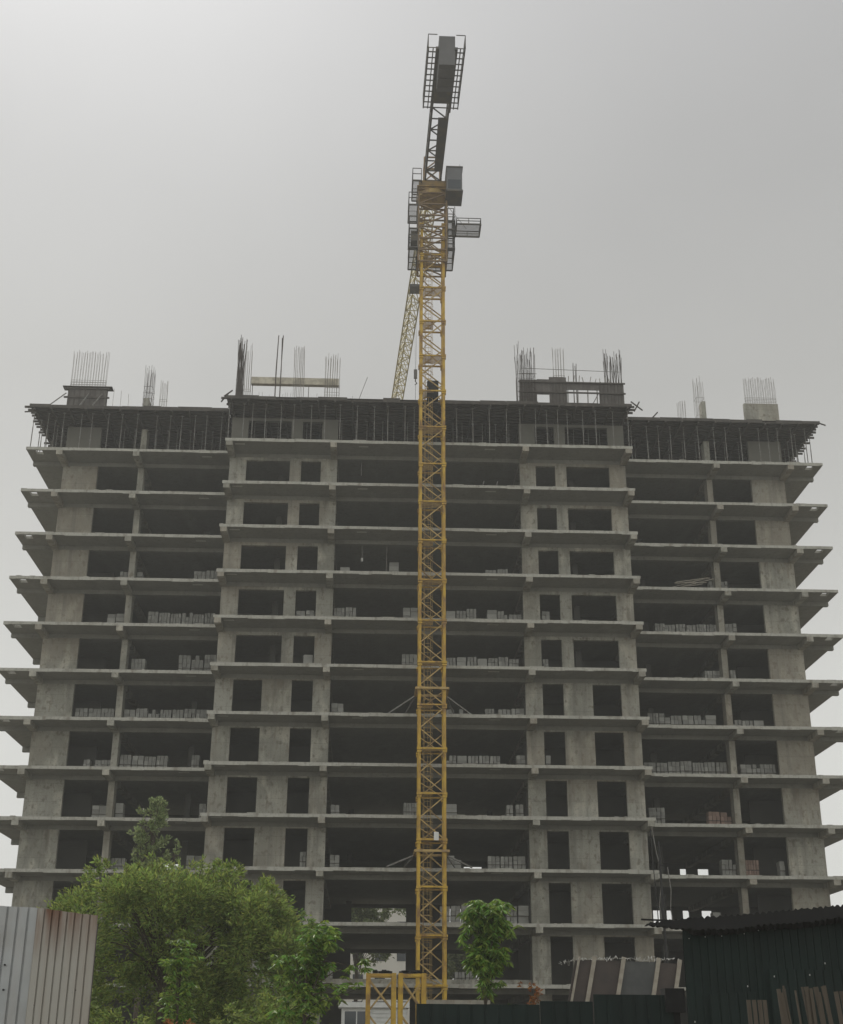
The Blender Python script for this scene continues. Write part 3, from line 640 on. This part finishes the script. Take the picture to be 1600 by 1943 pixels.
m.bar((hk.x, hk.y, HZ), (hk.x+.13, hk.y, HZ-.18), .06); m.bar((hk.x+.13, hk.y, HZ-.18), (hk.x-.05, hk.y, HZ-.3), .06)
m.bar((hk.x, hk.y, HZ-.3), (hk.x, hk.y, HZ-4.5), .03); m.build('hook_block', M['crane_dark'], T)
# counter-jib towards the camera
CD = Vector((.018, -1, 0)).normalized(); CS = Vector((-CD.y, CD.x, 0)); CS = Vector((1, .018, 0)).normalized(); CB = Vector((MX-.02, MY, 62.62))
m = MB(); truss(m, .9, 9.2, 7, .58, 1.2, .13, .075, apex=False, direc=CD, base=CB, side=CS); m.build('counter_jib', M['crane_dark'], T)
def cbx(name, s0, s1, q0, q1, z0_, z1, mt):
    a = CB+CD*s0+CS*q0; b = CB+CD*s1+CS*q1
    return MB().box(min(a.x, b.x), max(a.x, b.x), min(a.y, b.y), max(a.y, b.y), z0_, z1).build(name, M[mt], T)
cbx('floor_plate', 2.2, 8.2, .02, .50, 62.55, 62.60, 'crane_dark')
for s in (9.2,):
    m = MB()
    for q in (-.62, .62): m.bar(CB+CD*8.8+CS*q, CB+CD*15.1+CS*q, .2)
    for i in range(11): m.bar(CB+CD*(9.2+i*.55)+CS*-1.18, CB+CD*(9.2+i*.55)+CS*1.18, .075, .05)
    for q in (-1.2, 1.2, -.9, .9): m.bar(CB+CD*9.1+CS*q, CB+CD*15.1+CS*q, .07)
    m.build('counter_jib', M['crane_dark'], T)
for q in (-1, 1):
    m = MB(); s = 9.1
    for z in (.55, 1.1): m.bar(CB+CD*9.1+CS*q*1.22+Vector((0, 0, z)), CB+CD*15.1+CS*q*1.22+Vector((0, 0, z)), .045)
    for i in range(10): s = 9.1+i*6.0/9; m.bar(CB+CD*s+CS*q*1.22, CB+CD*s+CS*q*1.22+Vector((0, 0, 1.1)), .05)
    for z in (0, 1.1):
        m.bar(CB+CD*15.1+CS*q*1.22+Vector((0, 0, z)), CB+CD*15.1+CS*q*.62+Vector((0, 0, z)), .045)
    m.build('railing', M['crane_dark'], T)
for i in range(6): cbx('ballast_block', 12.4+i*.44, 12.4+i*.44+.41, -.5, .55, 61.3+.04*(i % 2), 63.7, 'ballast')
cbx('winch_frame', 10.0, 12.3, -.55, .52, 62.3, 62.75, 'crane_dark')
m = MB(); a = CB+CD*10.5+CS*-.35; b = CB+CD*10.5+CS*.35; m.bar(a+Vector((0, 0, .55)), b+Vector((0, 0, .55)), .75, n=14); m.build('winch_drum', M['crane_dark'], T)
cbx('electric_cabinet', 11.2, 12.2, -.3, .45, 62.76, 63.9, 'crane_dark')
# ties to the building
for zz, k in ((23.3, 6), (13.1, 9)):
    m = MB()
    for q in (-1, 1):
        m.bar((MX-1.02, MY+q*1.02, zz), (MX+1.02, MY+q*1.02, zz), .14); m.bar((MX+q*1.02, MY-1.02, zz), (MX+q*1.02, MY+1.02, zz), .14)
    cl = m.build('tie_collar', M['crane_in'], T)
    if k == 3: continue
    for (x, dx) in ((MX-1.0, -1.7), (MX+1.0, 1.7)):
        m = MB(); m.bar((x, MY+1.0, zz), (x+dx, .45, ZT[k]+.12), .09); m.bar((x, MY+1.0, zz), (x+dx*.35, .45, ZT[k]+.12), .07); m.build('tie_strut', M['prop'], cl)
# notice board fixed on the mast
MB().box(MX+.12, MX+.42, MY-.9, MY-.87, 13.75, 14.25).build('notice_board', M['white'], T)
# darker hoisted cover at deck height inside the mast
m = MB(); m.box(MX-.35, MX+.45, MY-.3, MY+.5, 44.6, 45.9); m.build('power_box', M['tar'], T)

# spare mast sections standing on the ground
for i, (x, lab) in enumerate(((.77, 'spare yellow mast section standing left of the crane foot, farther left'), (2.38, 'spare yellow mast section standing nearer the crane foot'))):
    r = empty('mast_segment', (x+.06, -12.6, GZ), lab, 'mast section', 'spare mast sections')
    m = MB(); hw = .66 if i == 0 else .6
    for sx in (-1, 1):
        for sy in (-1, 1): m.box(x+sx*hw-.12, x+sx*hw+.12, -12.6+sy*hw-.12, -12.6+sy*hw+.12, GZ, 5.46)
    m.build('leg_frame', M['crane'], r)
    m = MB()
    for zz in (1.9, 3.6):
        for sy in (-1, 1):
            m.bar((x-hw, -12.6+sy*hw, zz), (x+hw, -12.6+sy*hw, zz+1.6), .07); m.bar((x+hw, -12.6+sy*(hw+.05), zz), (x-hw, -12.6+sy*(hw+.05), zz+1.6), .07)
        for sx in (-1, 1): m.bar((x+sx*hw, -12.6-hw, zz), (x+sx*hw, -12.6+hw, zz+1.6), .07)
    m.build('bracing', M['crane_in'], r)
    m = MB()
    for sy in (-1, 1): m.bar((x-hw, -12.6+sy*hw, 5.36), (x+hw, -12.6+sy*hw, 5.36), .14)
    for sx in (-1, 1): m.bar((x+sx*hw, -12.6-hw, 5.36), (x+sx*hw, -12.6+hw, 5.36), .14)
    m.build('top_ring', M['crane'], r)
    m = MB(); rn = random.Random(i)
    for j in range(12): cx_ = x-hw+rn.random()*2*hw; m.box(cx_-.12, cx_+.12, -13.1, -12.9+rn.random()*.3, 5.47, 5.47+rn.uniform(.04, .16))
    m.build('dirt_clod', M['black'], r)

# site cabin
r = empty('site_cabin', (.7, -4.6, GZ), 'white site cabin with a long window, below the lowest slab left of the crane', 'cabin')
MB().box(-1.35, 2.3, -6, -3.4, GZ, 4.0).build('wall', M['white'], r)
MB().box(-1.55, 2.45, -6.25, -3.2, 4.0, 4.28).build('roof', M['white'], r)
wn = MB().box(-1.2, .25, -6.03, -6.002, 2.6, 3.8).build('window', M['glass'], r)
m = MB(); 
for x in (-1.2, -.5, .22): m.box(x-.03, x+.03, -6.06, -6.032, 2.6, 3.8)
m.build('frame', M['white'], wn)
for i in range(6): MB().box(.4, 2.28, -6.05, -6.002, 2.6+i*.22, 2.72+i*.22).build('louvre', M['white'], r)
# pale low wall by the crane foot
tag(MB().box(3.2, 7.0, -6.4, -6.2, GZ, 4.42).build('low_wall', M['wall']), 'pale concrete wall top showing just above the green fence by the crane', 'wall')

# ================================================================ FOREGROUND: FENCES, SHED
def sheet(name, m_, x0, x1, y, zb, zt0, zt1, pitch, amp, parent=None, lean=0, th=.006, wob=0, seed=0, xt=0):
    rn = random.Random(seed); n = max(2, int((x1-x0)/pitch)); v = []; f = []
    prof = [(0, 0), (.08, 0), (.16, 1), (.5, .93), (.92, 1), (1.0, 0)]
    pts = []
    for i in range(n):
        for (u, a) in prof[:-1]: pts.append((x0+(i+u)*(x1-x0)/n, a*amp))
    pts.append((x1, 0)); mb = MB()
    for j in range(len(pts)):
        x, a = pts[j]; t_ = (x-x0)/(x1-x0); zt = zt0+(zt1-zt0)*t_+(rn.uniform(-wob, wob) if wob else 0)
        for dy in (0, th): mb.v += [(x, y-a+dy, zb), (x+xt, y-a+dy+lean, zt)]
    for j in range(len(pts)-1):
        b = j*4; c = b+4
        mb.f += [(b, c, c+1, b+1), (b+2, b+3, c+3, c+2), (b+1, c+1, c+3, b+3)]
    return mb.build(name, M[m_], parent)
r = empty('tin_fence', (-4.6, -67.2, 0), 'corrugated tin fence of one pale grey and one rusty sheet at lower left', 'fence')
sheet('pale_sheet', 'tin', -5.75, -4.27, -67.26, 0, 3.40, 3.335, .125, .030, r, seed=1, wob=.002)
sheet('rusty_sheet', 'rustin', -4.285, -3.50, -67.30, 0, 3.335, 3.24, .098, .026, r, seed=2, wob=.004)
MB().box(-3.6, -3.52, -67.22, -67.12, 0, 3.15).build('post', M['wood'], r); MB().box(-5.7, -3.55, -67.24, -67.18, 2.6, 2.7).build('rail', M['wood'], r)
for (x, z) in ((-4.62, 2.63), (-4.6, 2.33), (-5.0, 2.66), (-3.72, 2.3), (-3.68, 2.33), (-4.2, 2.15), (-4.95, 2.1)):
    MB().bar((x, -67.29, z), (x, -67.325, z), .022, n=8).build('bolt', M['black'], r)
# green fences
for (a, b, y, z1, lab) in ((1.08, 3.72, -55.3, 2.59, 'dark green sheet fence in front of the crane foot'), (3.73, 4.87, -55.28, 2.66, 'dark green sheet fence behind the dry brown shrub'), (4.88, 6.6, -55.32, 2.80, 'taller dark green sheet fence below the leaning panels')):
    r = empty('sheet_fence', ((a+b)/2, y, 0), lab, 'fence', 'dark green sheet fences')
    sheet('fence_sheet', 'green', a, b, y, 0, z1, z1-.005, .28, .02, r)
    MB().box(a, b, y+.01, y+.06, z1-.55, z1-.47).build('rail', M['wood'], r)
    MB().box(a+.02, b-.02, y-.06, y-.028, 2.12, 2.15).build('rail', M['green'], r)
r = empty('gate_post', (6.62, -55.1, 0), 'black boxed post standing left of the green shed', 'post')
MB().box(6.5, 6.74, -55.3, -55.0, 0, 2.6).build('shaft', M['tar'], r); MB().box(6.42, 6.84, -55.42, -54.95, 2.45, 2.93).build('cap', M['tar'], r)
# shed
r = empty('tin_shed', (8.5, -58.5, 0), 'dark green corrugated tin shed with a black ragged roof at lower right', 'shed')
sheet('wall_sheet', 'green', 5.77, 7.2, -60.25, 0, 3.76, 3.86, .14, .014, r, seed=4)
sheet('wall_sheet', 'green', 7.18, 8.6, -60.285, 0, 3.86, 3.93, .14, .014, r, seed=5, xt=-.02)
sheet('wall_sheet', 'green', 8.58, 10.4, -60.25, 0, 3.93, 4.0, .14, .014, r, seed=6)
MB().bar((5.79, -60.2, 1.85), (7.0, -56.5, 1.85), .03, 3.7).build('side_wall', M['green'], r)
sheet('patch_sheet', 'green', 6.2, 7.05, -60.33, 0, 2.62, 2.66, .16, .02, r, seed=8, wob=.01, xt=-.05)
sheet('patch_sheet', 'green', 7.35, 10.0, -60.36, 0, 3.05, 3.02, .16, .02, r, seed=9, wob=.008, xt=-.1)
rn = random.Random(8)
for i in range(10):
    x = 5.9+i*.31+rn.uniform(-.06, .06); z = 3.55+.045*i+rn.uniform(-.04, .02)
    MB().box(x-.007, x+.007, -60.33, -60.315, z-.007, z+.007).build('washer', M['wire'], r)
for (x, z) in ((6.85, 2.75), (7.35, 2.92), (8.3, 3.15), (5.85, 2.15), (8.0, 2.95)):
    MB().box(x-.007, x+.007, -60.41, -60.39, z-.014, z+.014).build('washer', M['wire'], r)
# roof: corrugated sheets with a wavy lip
mb = MB(); npt = 150; X0, X1 = 5.02, 10.6
for j in range(npt+1):
    t_ = j/npt; x = X0+(X1-X0)*t_
    z = 3.83+.50*t_**1.15+ .018*math.sin(x*2*math.pi/.115) + .012*rn.uniform(-1, 1)
    if t_ < .14: z -= .10*(1-t_/.14)*0.3
    th = .025+.2*min(1, t_/.16)
    sag = .03*math.sin(x*5); dp = min(1, max(.0, (x-5.75)/.4))
    yb = -60.75+ .05*math.sin(x*3)
    for (yy, zz) in ((yb, z-th-sag*.4), (yb, z), (0, z-.35*dp), (0, z-.5*dp)):
        if yy == 0: mb.v.append((x+1.4*dp, yb+.22+4.3*dp, zz-(0 if zz > z-.36*dp else th)))
        else: mb.v.append((x, yy, zz))
for j in range(npt):
    b = j*4; c = b+4
    mb.f += [(b, c, c+1, b+1), (b+1, c+1, c+2, b+2), (b+2, c+2, c+3, b+3), (b+3, c+3, c, b)]
mb.f += [(0, 1, 2, 3), tuple(npt*4+q for q in (3, 2, 1, 0))]
mb.build('roof', M['tar'], r)
MB().bar((4.93, -60.7, 3.86), (5.5, -60.7, 3.84), .03).build('roof_batten', M['tar'], r)
# weathered planks leaning on the shed
rn = random.Random(21)
base = MB().box(-.04, .04, -.015, .015, 0, 2.66).build('wood_plank', M['plank']); x = 6.80; pk = []
for i in range(18):
    o = base if i == 0 else base.copy()
    if i: col.objects.link(o)
    o.location = (x, -63.0+rn.uniform(-.02, .02), 0); o.rotation_euler = (0, R(-5+rn.uniform(-3, 3)), 0); o.scale = (rn.uniform(.3, 1.0), 1, rn.uniform(.955, 1.0)); x += rn.uniform(.055, .095)
    tag(o, f'weathered brown plank, {ORD[i+1]} from the left in the row leaning by the shed', 'plank', 'planks leaning by the shed')
for i, x in enumerate((6.14, 6.23, 6.32, 6.40)):
    o = base.copy(); col.objects.link(o); o.location = (x, -63.1, 0); o.rotation_euler = (0, R(-1), 0); o.scale = (.75, 1, .91)
    tag(o, f'short pale plank, {ORD[i+1]} from the left in the small group below the shed wall', 'plank', 'short planks below the shed wall')

# leaning panels with pale battens (behind the green fence)
def lean_panel(x0, x1, x0t, x1t, zt0, zt1, m_, lab, y=-47.3):
    r = empty('boarding_panel', ((x0+x1)/2, y, .3), lab, 'panel', 'panels leaning behind the green fence')
    mb = MB()
    mb.v = [(x0, y, .2), (x1, y, .2), (x1t, y+.5, zt1), (x0t, y+.5, zt0), (x0, y+.04, .2), (x1, y+.04, .2), (x1t, y+.54, zt1), (x0t, y+.54, zt0)]
    mb.f = [(0, 1, 2, 3), (7, 6, 5, 4), (0, 4, 5, 1), (1, 5, 6, 2), (2, 6, 7, 3), (3, 7, 4, 0)]
    mb.build('board', M[m_], r); return r
K = .24  # sideways lean per metre of height
def xb(x, z): return x-(z-.2)*K
pn = [(5.80, 6.35, 4.03, 4.05, 'panelb', 'narrow brown board at the left end of the leaning panels'), (6.36, 7.17, 4.04, 4.02, 'panelb', 'wide brown panel second from the left behind the green fence'), (7.18, 8.15, 4.02, 4.0, 'panelg', 'grey panel in the middle of the leaning row'), (8.16, 8.74, 3.98, 3.96, 'panelb', 'brown panel at the right end next to the shed')]
for a, b, za, zb_, m_, lab in pn:
    r = lean_panel(xb(a, za), xb(b, zb_), a, b, za, zb_, m_, lab)
    for xx, w_ in ((b, .11),) + (((a+.12, .06),) if a < 6 else ()):
        z = (za+zb_)/2+.09; MB().bar((xb(xx, z), -47.36, .25), (xx, -46.83, z), w_, .07).build('batten', M['batten'], r)
r = empty('wire_coil', (7.2, -46.8, 4.05), 'tangle of pale wire and dry twigs along the top of the leaning panels', 'wire')
rn = random.Random(4); m = MB(); P = Vector((5.4, -46.9, 3.75))
for i in range(230):
    t_ = (i/230+rn.uniform(-.012, .012)); env = .45+.55*abs(math.sin(t_*9+1.3))
    Q = Vector((5.35+3.4*t_, -46.8+rn.uniform(-.12, .12), 3.93+.14*min(1, t_*5)+rn.gauss(0, .045)*env))
    if i and rn.random() < .8: m.bar(P, Q, rn.uniform(.006, .016))
    P = Q
m.build('strand', M['wire'], r)
# pole with cables by the right wing
r = empty('cable_pole', (13.03, -25.2, .9), 'black wooden cable pole rising behind the shed before the right wing', 'pole')
MB().bar((13.1, -25.2, 0), (13.04, -25.2, 10.5), .16, n=10, w2=.09).build('shaft', M['black'], r)
MB().bar((12.93, -25.3, 9.6), (13.15, -25.3, 9.4), .05).build('crossarm', M['black'], r)
cbl = [([(18.05, -.35, 15.1), (18.2, -.5, 13.6), (18.45, -.6, 12.0), (18.2, -.5, 10.2), (18.35, -.4, 9.2)], 'prop', 'thin pale cable sagging beside the right corner of the middle block'),
       ([(17.95, -.35, 15.1), (17.95, -.5, 13.0), (18.05, -.5, 11.0), (18.1, -.4, 9.2)], 'black', 'thin black cable hanging beside the right corner of the middle block'),
       ([(18.9, -.35, 12.6), (19.0, -.5, 11.2), (18.9, -.5, 10.0), (19.1, -.4, 8.8)], 'prop', 'lower pale cable hanging right of the black pole')]
for pts, m_, lab in cbl:
    m = MB()
    for a, b in zip(pts, pts[1:]): m.bar(a, b, .06, n=6)
    tag(m.build('hanging_cable', M[m_]), lab, 'cable', 'cables at the corner of the middle block')

# ================================================================ TREES
def leaf_mesh(name, pts, m_, parent, ln, wd, rnd, droop=0., up=0.0, whorl=0):
    v = []; f = []
    if whorl:
        q = []
        for (P, out) in pts[::whorl]:
            a0 = rnd.uniform(0, 6.28)
            for j in range(whorl): a1 = a0+6.283*j/whorl; q.append((P, Vector((math.cos(a1)*2.2+out.x*.6, math.sin(a1)*2.2+out.y*.6, out.z))))
        pts = q
    for (P, out) in pts:
        d = Vector((out.x+rnd.uniform(-.8, .8), out.y+rnd.uniform(-.8, .8), out.z*.6+rnd.uniform(-.7, .7)-droop+up))
        if d.length < .05: d = Vector((0, 0, 1))
        d.normalize(); s = d.cross(Vector((rnd.uniform(-1, 1), rnd.uniform(-1, 1), rnd.uniform(-1, 1)))).normalized()
        l_ = ln*rnd.uniform(.6, 1.25); w_ = wd*rnd.uniform(.7, 1.2)
        b = len(v); nrm = d.cross(s)*w_*.25
        v += [P, P+d*l_*.45+s*w_/2+nrm, P+d*l_, P+d*l_*.45-s*w_/2+nrm]
        f.append((b, b+1, b+2, b+3))
    me = bpy.data.meshes.new(name); off = parent.location
    me.from_pydata([tuple(p-off) for p in v], [], f); me.materials.append(M[m_])
    o = bpy.data.objects.new(name, me); col.objects.link(o); o.parent = parent; return o
def tree(name, base, trunk_h, clumps, n, ln, wd, m_, label, cat, tr=.12, droop=0., seed=1, shell=.75, top=None, group=None, up=0., whorl=0):
    rnd = random.Random(seed); r = empty(name, base, label, cat, group); B0 = Vector(base)
    m = MB(); T0 = B0+Vector((rnd.uniform(-.1, .1), rnd.uniform(-.1, .1), trunk_h)) if top is None else Vector(top)
    pr_ = B0; n_s = 5
    for i in range(1, n_s+1):
        q = B0.lerp(T0, i/n_s)+Vector((rnd.uniform(-.04, .04), rnd.uniform(-.04, .04), 0))*trunk_h*.15
        m.bar(pr_, q, tr*2*(1-(i-1)*.12), n=8, w2=tr*2*(1-i*.12)); pr_ = q
    top_ = pr_
    for (x, y, z, rad) in clumps:
        if rnd.random() < (.7 if len(clumps) > 100 else .25): continue
        c = Vector((x, y, z)); st = B0.lerp(top_, rnd.uniform(.55, 1)) if z > B0.z+trunk_h*.6 else B0.lerp(top_, max(.15, (z-B0.z)/trunk_h*.8))
        mid = st.lerp(c, .5)+Vector((0, 0, (c-st).length*.08))
        tb = min(tr, .14); m.bar(st, mid, tb*.55, n=5, w2=tb*.36); m.bar(mid, c, tb*.36, n=5, w2=tb*.12)
    m.build('trunk', M['bark'], r)
    tot = sum(c[3]**2 for c in clumps); pts = []
    for (x, y, z, rad) in clumps:
        k = int(n*rad*rad/tot); c = Vector((x, y, z))
        subs = []
        for _ in range(max(3, k//45)):
            u = Vector((rnd.gauss(0, 1), rnd.gauss(0, 1), rnd.gauss(0, 1))).normalized(); subs.append((c+u*rad*rnd.uniform(shell, 1.0), u))
        for _ in range(k):
            sc_, u = rnd.choice(subs)
            q = Vector((rnd.gauss(0, 1), rnd.gauss(0, 1), rnd.gauss(0, 1)))*rad*.20
            P = sc_+q
            if rnd.random() < .22: P = c.lerp(sc_, rnd.random()**.5)+q*.6
            pts.append((P, (P-c).normalized() if (P-c).length > .01 else u))
    leaf_mesh('crown', pts, m_, r, ln, wd, rnd, droop, up, whorl)
    return r
rnd = random.Random(42)
# big willow-like tree, lower left
cl = []
prof = [(-10.3, 5.9), (-9.6, 6.3), (-8.9, 6.75), (-8.0, 7.0), (-7.2, 7.25), (-6.7, 7.3), (-6.0, 7.0), (-5.2, 7.0), (-4.6, 7.05), (-3.9, 6.55), (-3.3, 6.75), (-2.8, 5.9), (-2.4, 5.0)]
def ptop(x):
    for (a, za), (b, zb_) in zip(prof, prof[1:]):
        if a <= x <= b: return za+(zb_-za)*(x-a)/(b-a)
    return 5
for i in range(190):
    x = rnd.uniform(-10.0, -2.6); t_ = ptop(x); yy = rnd.uniform(-42.8, -38.2); rad = rnd.uniform(.35, .75)
    z = rnd.uniform(1.2, t_-rad) if rnd.random() < .72 else t_-rad*rnd.uniform(.95, 1.25)
    z -= abs(yy+40.3)*.12
    cl.append((x, yy, z, rad))
for x, zt in [(-9.9, 6.2), (-9.3, 6.7), (-8.6, 6.95), (-7.7, 7.2), (-6.9, 7.5), (-5.6, 7.2), (-4.9, 7.35), (-4.4, 7.3), (-3.4, 7.0), (-3.2, 6.8)]: cl.append((x, -40.3, zt-.25, .27))
for i in range(60):
    x = rnd.uniform(-10.2, -2.5); cl.append((x, -40.3+rnd.uniform(-1.2, 1.2), ptop(min(-2.4, max(-10.3, x)))+rnd.uniform(-.2, .38), rnd.uniform(.12, .28)))
tree('willow_tree', (-6.4, -40.3, .85), 3.6, cl, 88000, .18, .055, 'leaf', 'broad bushy light green tree filling the lower left before the building', 'tree', tr=.28, seed=3, shell=.72, up=.3)
# poplar behind it, with a second thin top
cl = []
for i in range(46):
    t_ = i/45; z = 6.8+4.8*t_; w_ = (.72 if t_ < .75 else .72-.42*(t_-.75)/.25)
    cl.append((-9.4+.1*t_+rnd.uniform(-w_, w_)*.75, -27.3+rnd.uniform(-w_, w_)*.7, z+rnd.uniform(-.2, .2), rnd.uniform(.24, .38)*(1.1-t_*.3)))
for dx, z in ((-.65, 10.4), (-.3, 11.4), (.1, 11.75), (.45, 10.9), (.72, 10.1), (-.72, 9.6)): cl.append((-9.4+dx, -27.3, z-.1, .22))
tree('poplar_tree', (-9.4, -27.3, 1.2), 9.6, cl, 6000, .16, .08, 'poplar', 'slim upright poplar rising above the bushy tree before the left wing', 'tree', tr=.14, seed=5, up=.5)
cl = [(-8.35+.12*math.sin(i)+.035*i*.5, -27.0, 7.0+.27*i, .20-.008*i) for i in range(12)]
tree('poplar_tree', (-8.4, -27.0, 1.2), 8.4, cl, 900, .14, .07, 'poplar', 'thin leafy spire beside the slim poplar', 'tree', tr=.05, seed=6, up=.4)
# dark tree top at x 561
cl = [(-3.06+rnd.uniform(-.5, .5), -27.3+rnd.uniform(-.5, .5), 6.6+rnd.uniform(-1.0, .3), rnd.uniform(.3, .5)) for i in range(14)] + [(-3.4+rnd.uniform(-.8, .8), -27.3, 4.6+rnd.uniform(-1, 1), .6) for i in range(10)]
tree('small_tree', (-3.2, -27.3, 1.2), 4.2, cl, 3800, .20, .10, 'leaf2', 'dark leafy tree top in front of the left window column, behind the broadleaf tree', 'tree', tr=.1, seed=7)
# broadleaf tree at x 590
cl = []
for (x, z, rad, k) in ((-1.42, 4.35, .42, 7), (-1.95, 3.8, .34, 5), (-1.35, 3.7, .5, 8), (-.95, 4.15, .35, 5), (-1.7, 3.2, .42, 6), (-1.25, 2.95, .42, 6), (-1.45, 2.4, .4, 5), (-.72, 3.08, .24, 3), (-.4, 3.12, .18, 2), (-1.9, 2.6, .35, 3)):
    for _ in range(k): cl.append((x+rnd.uniform(-.2, .2), -50.3+rnd.uniform(-.5, .4), z+rnd.uniform(-.16, .16), rad*rnd.uniform(.55, .85)))
cl += [(-.18, -50.3, 3.72, .22), (-.3, -50.3, 3.62, .16), (-.05, -50.3, 3.6, .14)]
tree('broadleaf_tree', (-1.5, -50.3, .4), 3.3, cl, 3700, .21, .07, 'leaf2', 'glossy broadleaf tree with a stray side branch, between the bushy tree and the crane', 'tree', tr=.07, droop=1.3, seed=8, whorl=7)
# tree right of the mast
cl = []
for (x, z, rad, k) in ((2.72, 4.95, .32, 6), (3.3, 5.0, .34, 6), (3.0, 4.75, .4, 7), (2.55, 4.55, .26, 4), (3.6, 4.6, .24, 4), (3.05, 4.2, .42, 8), (2.9, 3.75, .38, 6), (3.3, 3.75, .3, 5), (3.05, 3.35, .28, 5), (3.0, 3.0, .18, 3), (2.65, 4.05, .22, 3)):
    for _ in range(k): cl.append((x+rnd.uniform(-.14, .14), -50.3+rnd.uniform(-.35, .35), z+rnd.uniform(-.12, .12), rad*rnd.uniform(.6, .9)))
tree('broadleaf_tree', (2.98, -50.3, .4), 3.9, cl, 4300, .23, .065, 'leaf2', 'slender broadleaf tree with drooping leaves right of the crane mast', 'tree', tr=.045, droop=1.8, seed=9, whorl=7)
# tree in front of the bushy one, x 345
cl = []
for (x, z, rad, k) in ((-4.68, 4.15, .26, 4), (-4.6, 3.85, .34, 6), (-4.75, 3.5, .36, 6), (-4.55, 3.1, .3, 5), (-4.8, 2.7, .36, 6), (-4.6, 2.3, .4, 6)):
    for _ in range(k): cl.append((x+rnd.uniform(-.16, .16), -50.3+rnd.uniform(-.3, .3), z+rnd.uniform(-.12, .12), rad*rnd.uniform(.6, .9)))
tree('broadleaf_tree', (-4.65, -50.3, .4), 3.3, cl, 1600, .19, .06, 'leaf2', 'thin bright broadleaf sapling in front of the big bushy tree', 'tree', tr=.04, droop=1.3, seed=10, whorl=7)
# shrubs
cl = [(3.25+rnd.uniform(-.3, .55), -52.0+rnd.uniform(-.2, .2), 2.2+rnd.uniform(-.7, .25), rnd.uniform(.15, .26)) for i in range(16)]
tree('green_shrub', (3.4, -52.0, .3), 1.4, cl, 1500, .15, .055, 'leaf2', 'low green shrub beside the dry brown one', 'shrub', tr=.03, seed=12, droop=.3)
cl = [(3.98+rnd.uniform(-.16, .16)+.05*math.sin(i), -52.3+rnd.uniform(-.15, .15), .9+i*.095, .2-.004*i) for i in range(24)]
tree('dry_shrub', (3.98, -52.3, .3), 2.3, cl, 1500, .10, .04, 'dry', 'dry orange brown shrub before the dark green fence', 'shrub', tr=.03, seed=13)
cl = [(-5.0+rnd.uniform(-.8, .9), -52.0+rnd.uniform(-.3, .3), 1.5+rnd.uniform(-.5, .45), .25) for i in range(14)]
tree('dry_shrub', (-4.4, -53.5, .3), 1.3, [(-4.15+rnd.uniform(-.25, .25), -53.5, 1.7+rnd.uniform(-.4, .45), .16) for i in range(8)], 500, .10, .05, 'dry', 'small reddish shrub at the foot of the big bushy tree', 'shrub', tr=.02, seed=14)
for i, (x, y, lab) in enumerate(((-7.6, -46, 'low dark green undergrowth bush right of the rusty fence sheet'), (-2.4, -46.5, 'low green undergrowth bush below the broadleaf tree'))):
    cl = [(x+rnd.uniform(-1.5, 1.5), y+rnd.uniform(-.6, .6), 1.7+rnd.uniform(-.9, 1.1), rnd.uniform(.35, .55)) for _ in range(26)]
    tree('bush', (x, y, .5), 1.6, cl, 6500, .15, .05, 'leaf', lab, 'bush', tr=.06, seed=30+i)
# trees and an apartment block behind, seen through the open floors
for i, (x, y, h, w_, lab) in enumerate(((-.9, 42, 15.6, 3.0, 'hazy tree seen through the lowest open bay left of the crane'), (9.2, 44, 12.3, 3.4, 'hazy tree seen through the open bay right of the crane'), (-14, 46, 13, 4, 'hazy tree behind the left wing'))):
    cl = [(x+rnd.gauss(0, w_*.42), y+rnd.gauss(0, 1.2), h-1-abs(rnd.gauss(0, 2.4)), rnd.uniform(.6, 1.1)) for _ in range(46)]
    tree('backdrop_tree', (x, y, GZ), h*.6, cl, 9000, .36, .2, 'leaf3', lab, 'tree', tr=.25, seed=50+i, group='trees behind the building')
r = empty('apartment_block', (-3, 84, GZ), 'pale apartment block behind the building, seen through the lowest open bays', 'building')
MB().box(-13, 6.6, 80, 91, GZ, 20.6).build('wall', M['facade'], r); MB().box(-13.3, 6.9, 79.7, 91.3, 20.6, 20.9).build('roof', M['white'], r)
for j in range(6):
    for i in range(7): x = -12+i*2.6; MB().box(x, x+1.2, 79.95, 79.998, 2.8+j*3, 4.3+j*3).build('window', M['glass'], r)

# ================================================================ HAZE
hz = MB().box(-60, 66, -88, 95, -1, 70).build('haze', M['white']); tag(hz, kind='stuff')
m = bpy.data.materials.new('haze_air'); m.use_nodes = True; t = m.node_tree; t.nodes.clear()
v = t.nodes.new('ShaderNodeVolumePrincipled'); v.inputs['Color'].default_value = (.93, .95, .93, 1); v.inputs['Density'].default_value = .00075; v.inputs['Anisotropy'].default_value = .35
o = t.nodes.new('ShaderNodeOutputMaterial'); t.links.new(v.outputs[0], o.inputs['Volume'])
hz.data.materials.clear(); hz.data.materials.append(m)
